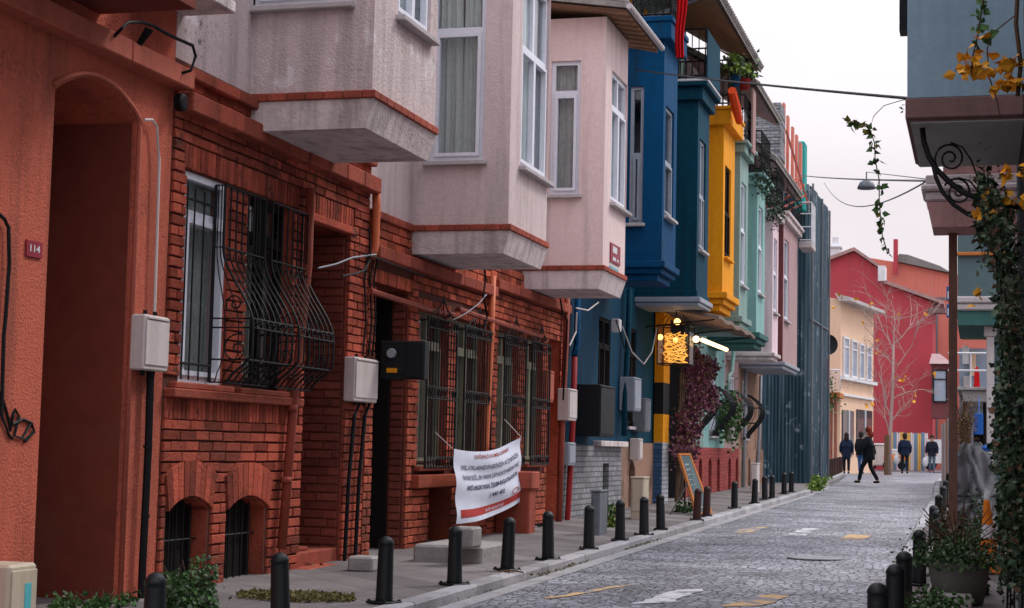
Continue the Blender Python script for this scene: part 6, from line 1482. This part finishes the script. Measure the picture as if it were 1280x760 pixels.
# ================================================================== PEOPLE
def skinmesh(name,verts,edges,mat,par,sub=2):
    org=ORG[par.name]
    me=bpy.data.meshes.new(name);me.from_pydata([tuple(Vector(v[0])-org) for v in verts],edges,[]);me.update()
    o=bpy.data.objects.new(name,me);COL.objects.link(o);o.parent=par;ORG[o.name]=org
    md=o.modifiers.new('Skin','SKIN')
    for i,v in enumerate(verts):
        r_=v[1];me.skin_vertices[0].data[i].radius=(r_,r_) if not isinstance(r_,tuple) else r_
    me.skin_vertices[0].data[0].use_root=True
    md.use_smooth_shade=True
    sb=o.modifiers.new('Sub','SUBSURF');sb.levels=sub;sb.render_levels=sub
    me.materials.append(mat);return o
def person(px,py,Hh,yaw,stride,coat,trou,hair,label,coatlen=.50,arm=(.1,-.1),turn=0,lean=.03,longhair=False,hood=False):
    g=PG(px,py);ca,sa=math.cos(yaw),math.sin(yaw);s=Hh/1.75
    # local: x right, y forward, z up -> world
    def W(x,y,z): x*=s;y*=s;z*=s;return Vector((g.x+x*ca-y*sa,g.y+x*sa+y*ca,g.z+z))
    P=thing('person',label,'person',pt(g))
    st=stride;hipz=.92
    fl,fr_=(-.09,st*.5),(.09,-st*.5)
    kl,kr=(-.095,st*.32+.02,.49),(.095,-st*.12+.03,.48)
    al,ar=(-.09,st*.5,.08),(.09,-st*.5,.09)
    J=[(W(0,0,hipz),.12*s),(W(0,lean*.4,1.12),.115*s),(W(0,lean,1.36),.12*s),(W(0,lean,1.47),.055*s),(W(0,lean+.02,1.56),.075*s),(W(0,lean+.01,1.65),.085*s),(W(0,lean,1.71),.06*s),
       (W(-.09,0,.86),.085*s),(W(*kl),.055*s),(W(*al),.04*s),(W(-.09,al[1]+.13,.03),.03*s),
       (W(.09,0,.86),.085*s),(W(*kr),.055*s),(W(*ar),.04*s),(W(.09,ar[1]+.13,.03),.03*s),
       (W(-.18,lean,1.40),.055*s),(W(-.22,lean+arm[0]*.4,1.14),.045*s),(W(-.22,lean+arm[0]+.06,.91),.032*s),(W(-.215,lean+arm[0]+.09,.80),.03*s),
       (W(.18,lean,1.40),.055*s),(W(.22,lean+arm[1]*.4,1.14),.045*s),(W(.22,lean+arm[1]+.06,.91),.032*s),(W(.215,lean+arm[1]+.09,.80),.03*s),
       (W(0,lean+.115,1.585),.014*s)]
    E_=[(0,1),(1,2),(2,3),(3,4),(4,5),(5,6),(0,7),(7,8),(8,9),(9,10),(0,11),(11,12),(12,13),(13,14),(2,15),(15,16),(16,17),(17,18),(2,19),(19,20),(20,21),(21,22),(4,23)]
    skinmesh('body',J,E_,MT['skin'],P)
    k=1.0
    Cv=[(W(0,.0,.98),(.205*s,.17*s)),(W(0,lean*.4,1.14),(.195*s,.165*s)),(W(0,lean,1.32),(.185*s,.155*s)),(W(0,lean,1.49),.10*s),(W(0,0,.98-coatlen*.45),(.22*s,.18*s)),
        (W(-.18,lean,1.37),.09*s),(W(-.245,lean+arm[0]*.4,1.14),.085*s),(W(-.24,lean+arm[0]+.06,.88),.068*s),
        (W(.18,lean,1.37),.09*s),(W(.245,lean+arm[1]*.4,1.14),.085*s),(W(.24,lean+arm[1]+.06,.88),.068*s)]
    skinmesh('coat',Cv,[(0,1),(1,2),(2,3),(0,4),(2,5),(5,6),(6,7),(2,8),(8,9),(9,10)],MT[coat],P)
    Tv=[(W(0,0,.93),(.14*s,.12*s)),(W(-.09,0,.83),.10*s),(W(kl[0],kl[1],kl[2]),.072*s),(W(al[0],al[1]+.01,.075),.062*s),(W(.09,0,.83),.10*s),(W(kr[0],kr[1],kr[2]),.072*s),(W(ar[0],ar[1]+.01,.085),.062*s)]
    skinmesh('trousers',Tv,[(0,1),(1,2),(2,3),(0,4),(4,5),(5,6)],MT[trou],P)
    hm=MB();hc=W(0,lean-.02,1.665);hm.ball(tuple(hc),.112*s,14,1,1,1.12)
    hm.ball(tuple(W(0,lean-.05,1.60)),.095*s,12,1.05,1,1.1)
    if longhair: hm.ball(tuple(W(0,lean-.06,1.52)),.105*s,12,1.15,.9,1.2)
    hm.build('hair',MT[hair],P,smooth=True)
    for q in (al,ar):
        sh=[(W(q[0],q[1]-.04,.055),.05*s),(W(q[0],q[1]+.06,.04),.045*s),(W(q[0],q[1]+.17,.035),.036*s)];skinmesh('shoe',sh,[(0,1),(1,2)],MT['shoe'],P,1)
    return P,W
# yaw: 0 walks away up the street; pi walks toward the camera; +pi/2 walks left
person(1086,604,1.80,R(80),.56,'coat_black','coat_black','red_hair','red haired person in a black coat and black trousers striding left across the street',.62,(.22,-.22),longhair=True)
P,W=person(1131,592,1.70,R(10),.35,'coat_navy','coat_dark','dark_hair','person in a navy jacket walking away, right of the bare tree',.34,(-.05,.12))
m=MB();q=W(-.33,.1,.62);m.ball(tuple(q),.2,10,.7,.7,1.1);m.ball(tuple(q+Vector((0,0,.2))),.05,6);tag(m.build('carrier_bag',MT['bag_white'],None,tuple(q)),'white carrier bag held by the person in the navy jacket','bag')
P,W=person(1165,591,1.66,R(175),.12,'coat_dark','jeans_grey','dark_hair','person in a dark jacket and grey blue jeans standing near the white van',.36,(.05,.05))
m=MB();q=W(.3,.1,.5);m.ball(tuple(q),.19,10,.7,.7,1.2);tag(m.build('shopping_bag',MT['bag_white'],None,tuple(q)),'white shopping bag held by the person in grey blue jeans','bag')
person(1058,592,1.66,R(5),.1,'coat_navy','coat_black','dark_hair','person in a long dark coat standing by the posts near the peach house',.85,(.0,.0),longhair=True)
person(1076,592,1.72,R(-20),.15,'coat_black','jeans_blue','dark_hair','person in a black jacket and bright blue jeans partly behind the red haired walker',.36,(.05,.0))
# ================================================================== LIGHT, SKY, CAMERA
W_=bpy.data.worlds.new('World');SC.world=W_;W_.use_nodes=True;nt=W_.node_tree;N=nt.nodes;L=nt.links
bg=N['Background'];sky=N.new('ShaderNodeTexSky');sky.sky_type='NISHITA';sky.sun_disc=False
SUNEL,SUNAZ=R(48),R(40)   # azimuth measured from +Y toward +X
sky.sun_elevation=SUNEL;sky.sun_rotation=SUNAZ;sky.dust_density=3;sky.air_density=1.2
hs=N.new('ShaderNodeHueSaturation');hs.inputs['Saturation'].default_value=.25;L.new(sky.outputs[0],hs.inputs['Color'])
mx=N.new('ShaderNodeMix');mx.data_type='RGBA';mx.inputs[0].default_value=.9;L.new(hs.outputs[0],mx.inputs[6])
# overcast sky: pale at the horizon, brighter toward the zenith, faint cloud tone
tg=N.new('ShaderNodeTexCoord');sz=N.new('ShaderNodeSeparateXYZ');L.new(tg.outputs['Generated'],sz.inputs[0])
mr=N.new('ShaderNodeMapRange');mr.inputs[1].default_value=.15;mr.inputs[2].default_value=1.;mr.inputs[3].default_value=0;mr.inputs[4].default_value=1;L.new(sz.outputs[2],mr.inputs[0])
cl_=N.new('ShaderNodeMix');cl_.data_type='RGBA';cl_.inputs[6].default_value=(8.7,8.0,8.4,1);cl_.inputs[7].default_value=(21,21.8,24.5,1);L.new(mr.outputs[0],cl_.inputs[0])
mp_=N.new('ShaderNodeMapping');mp_.inputs['Scale'].default_value=(1.5,1.5,5);L.new(tg.outputs['Generated'],mp_.inputs[0])
cn_=N.new('ShaderNodeTexNoise');cn_.inputs['Scale'].default_value=1.6;cn_.inputs['Detail'].default_value=5;L.new(mp_.outputs[0],cn_.inputs[0])
cm_=N.new('ShaderNodeMapRange');cm_.inputs[1].default_value=.3;cm_.inputs[2].default_value=.7;cm_.inputs[3].default_value=.93;cm_.inputs[4].default_value=1.06;L.new(cn_.outputs[0],cm_.inputs[0])
vs_=N.new('ShaderNodeVectorMath');vs_.operation='SCALE';L.new(cl_.outputs[2],vs_.inputs[0]);L.new(cm_.outputs[0],vs_.inputs['Scale']);L.new(vs_.outputs[0],mx.inputs[7])
L.new(mx.outputs[2],bg.inputs[0]);bg.inputs[1].default_value=.1
sl_=bpy.data.lights.new('sun','SUN');sl_.energy=1.5;sl_.angle=R(12);sl_.color=(1,.95,.88);so=bpy.data.objects.new('sun',sl_);COL.objects.link(so)
d=Vector((math.sin(SUNAZ)*math.cos(SUNEL),math.cos(SUNAZ)*math.cos(SUNEL),math.sin(SUNEL)))
so.rotation_euler=d.to_track_quat('Z','Y').to_euler();so.location=(20,30,40)
cam=bpy.data.cameras.new('camera');co=bpy.data.objects.new('camera',cam);COL.objects.link(co);SC.camera=co
cam.sensor_width=36;cam.lens=f/1280*36;cam.clip_end=3000;cam.clip_start=.05
co.matrix_world=Matrix.Translation(CAM)@M.to_4x4()
cam.dof.use_dof=True;cam.dof.focus_distance=20;cam.dof.aperture_fstop=7.0
SC.view_settings.view_transform='Standard';SC.view_settings.look='None';SC.view_settings.exposure=.12;SC.view_settings.gamma=1
SC.cycles.use_denoising=True;SC.cycles.max_bounces=6;SC.cycles.diffuse_bounces=2
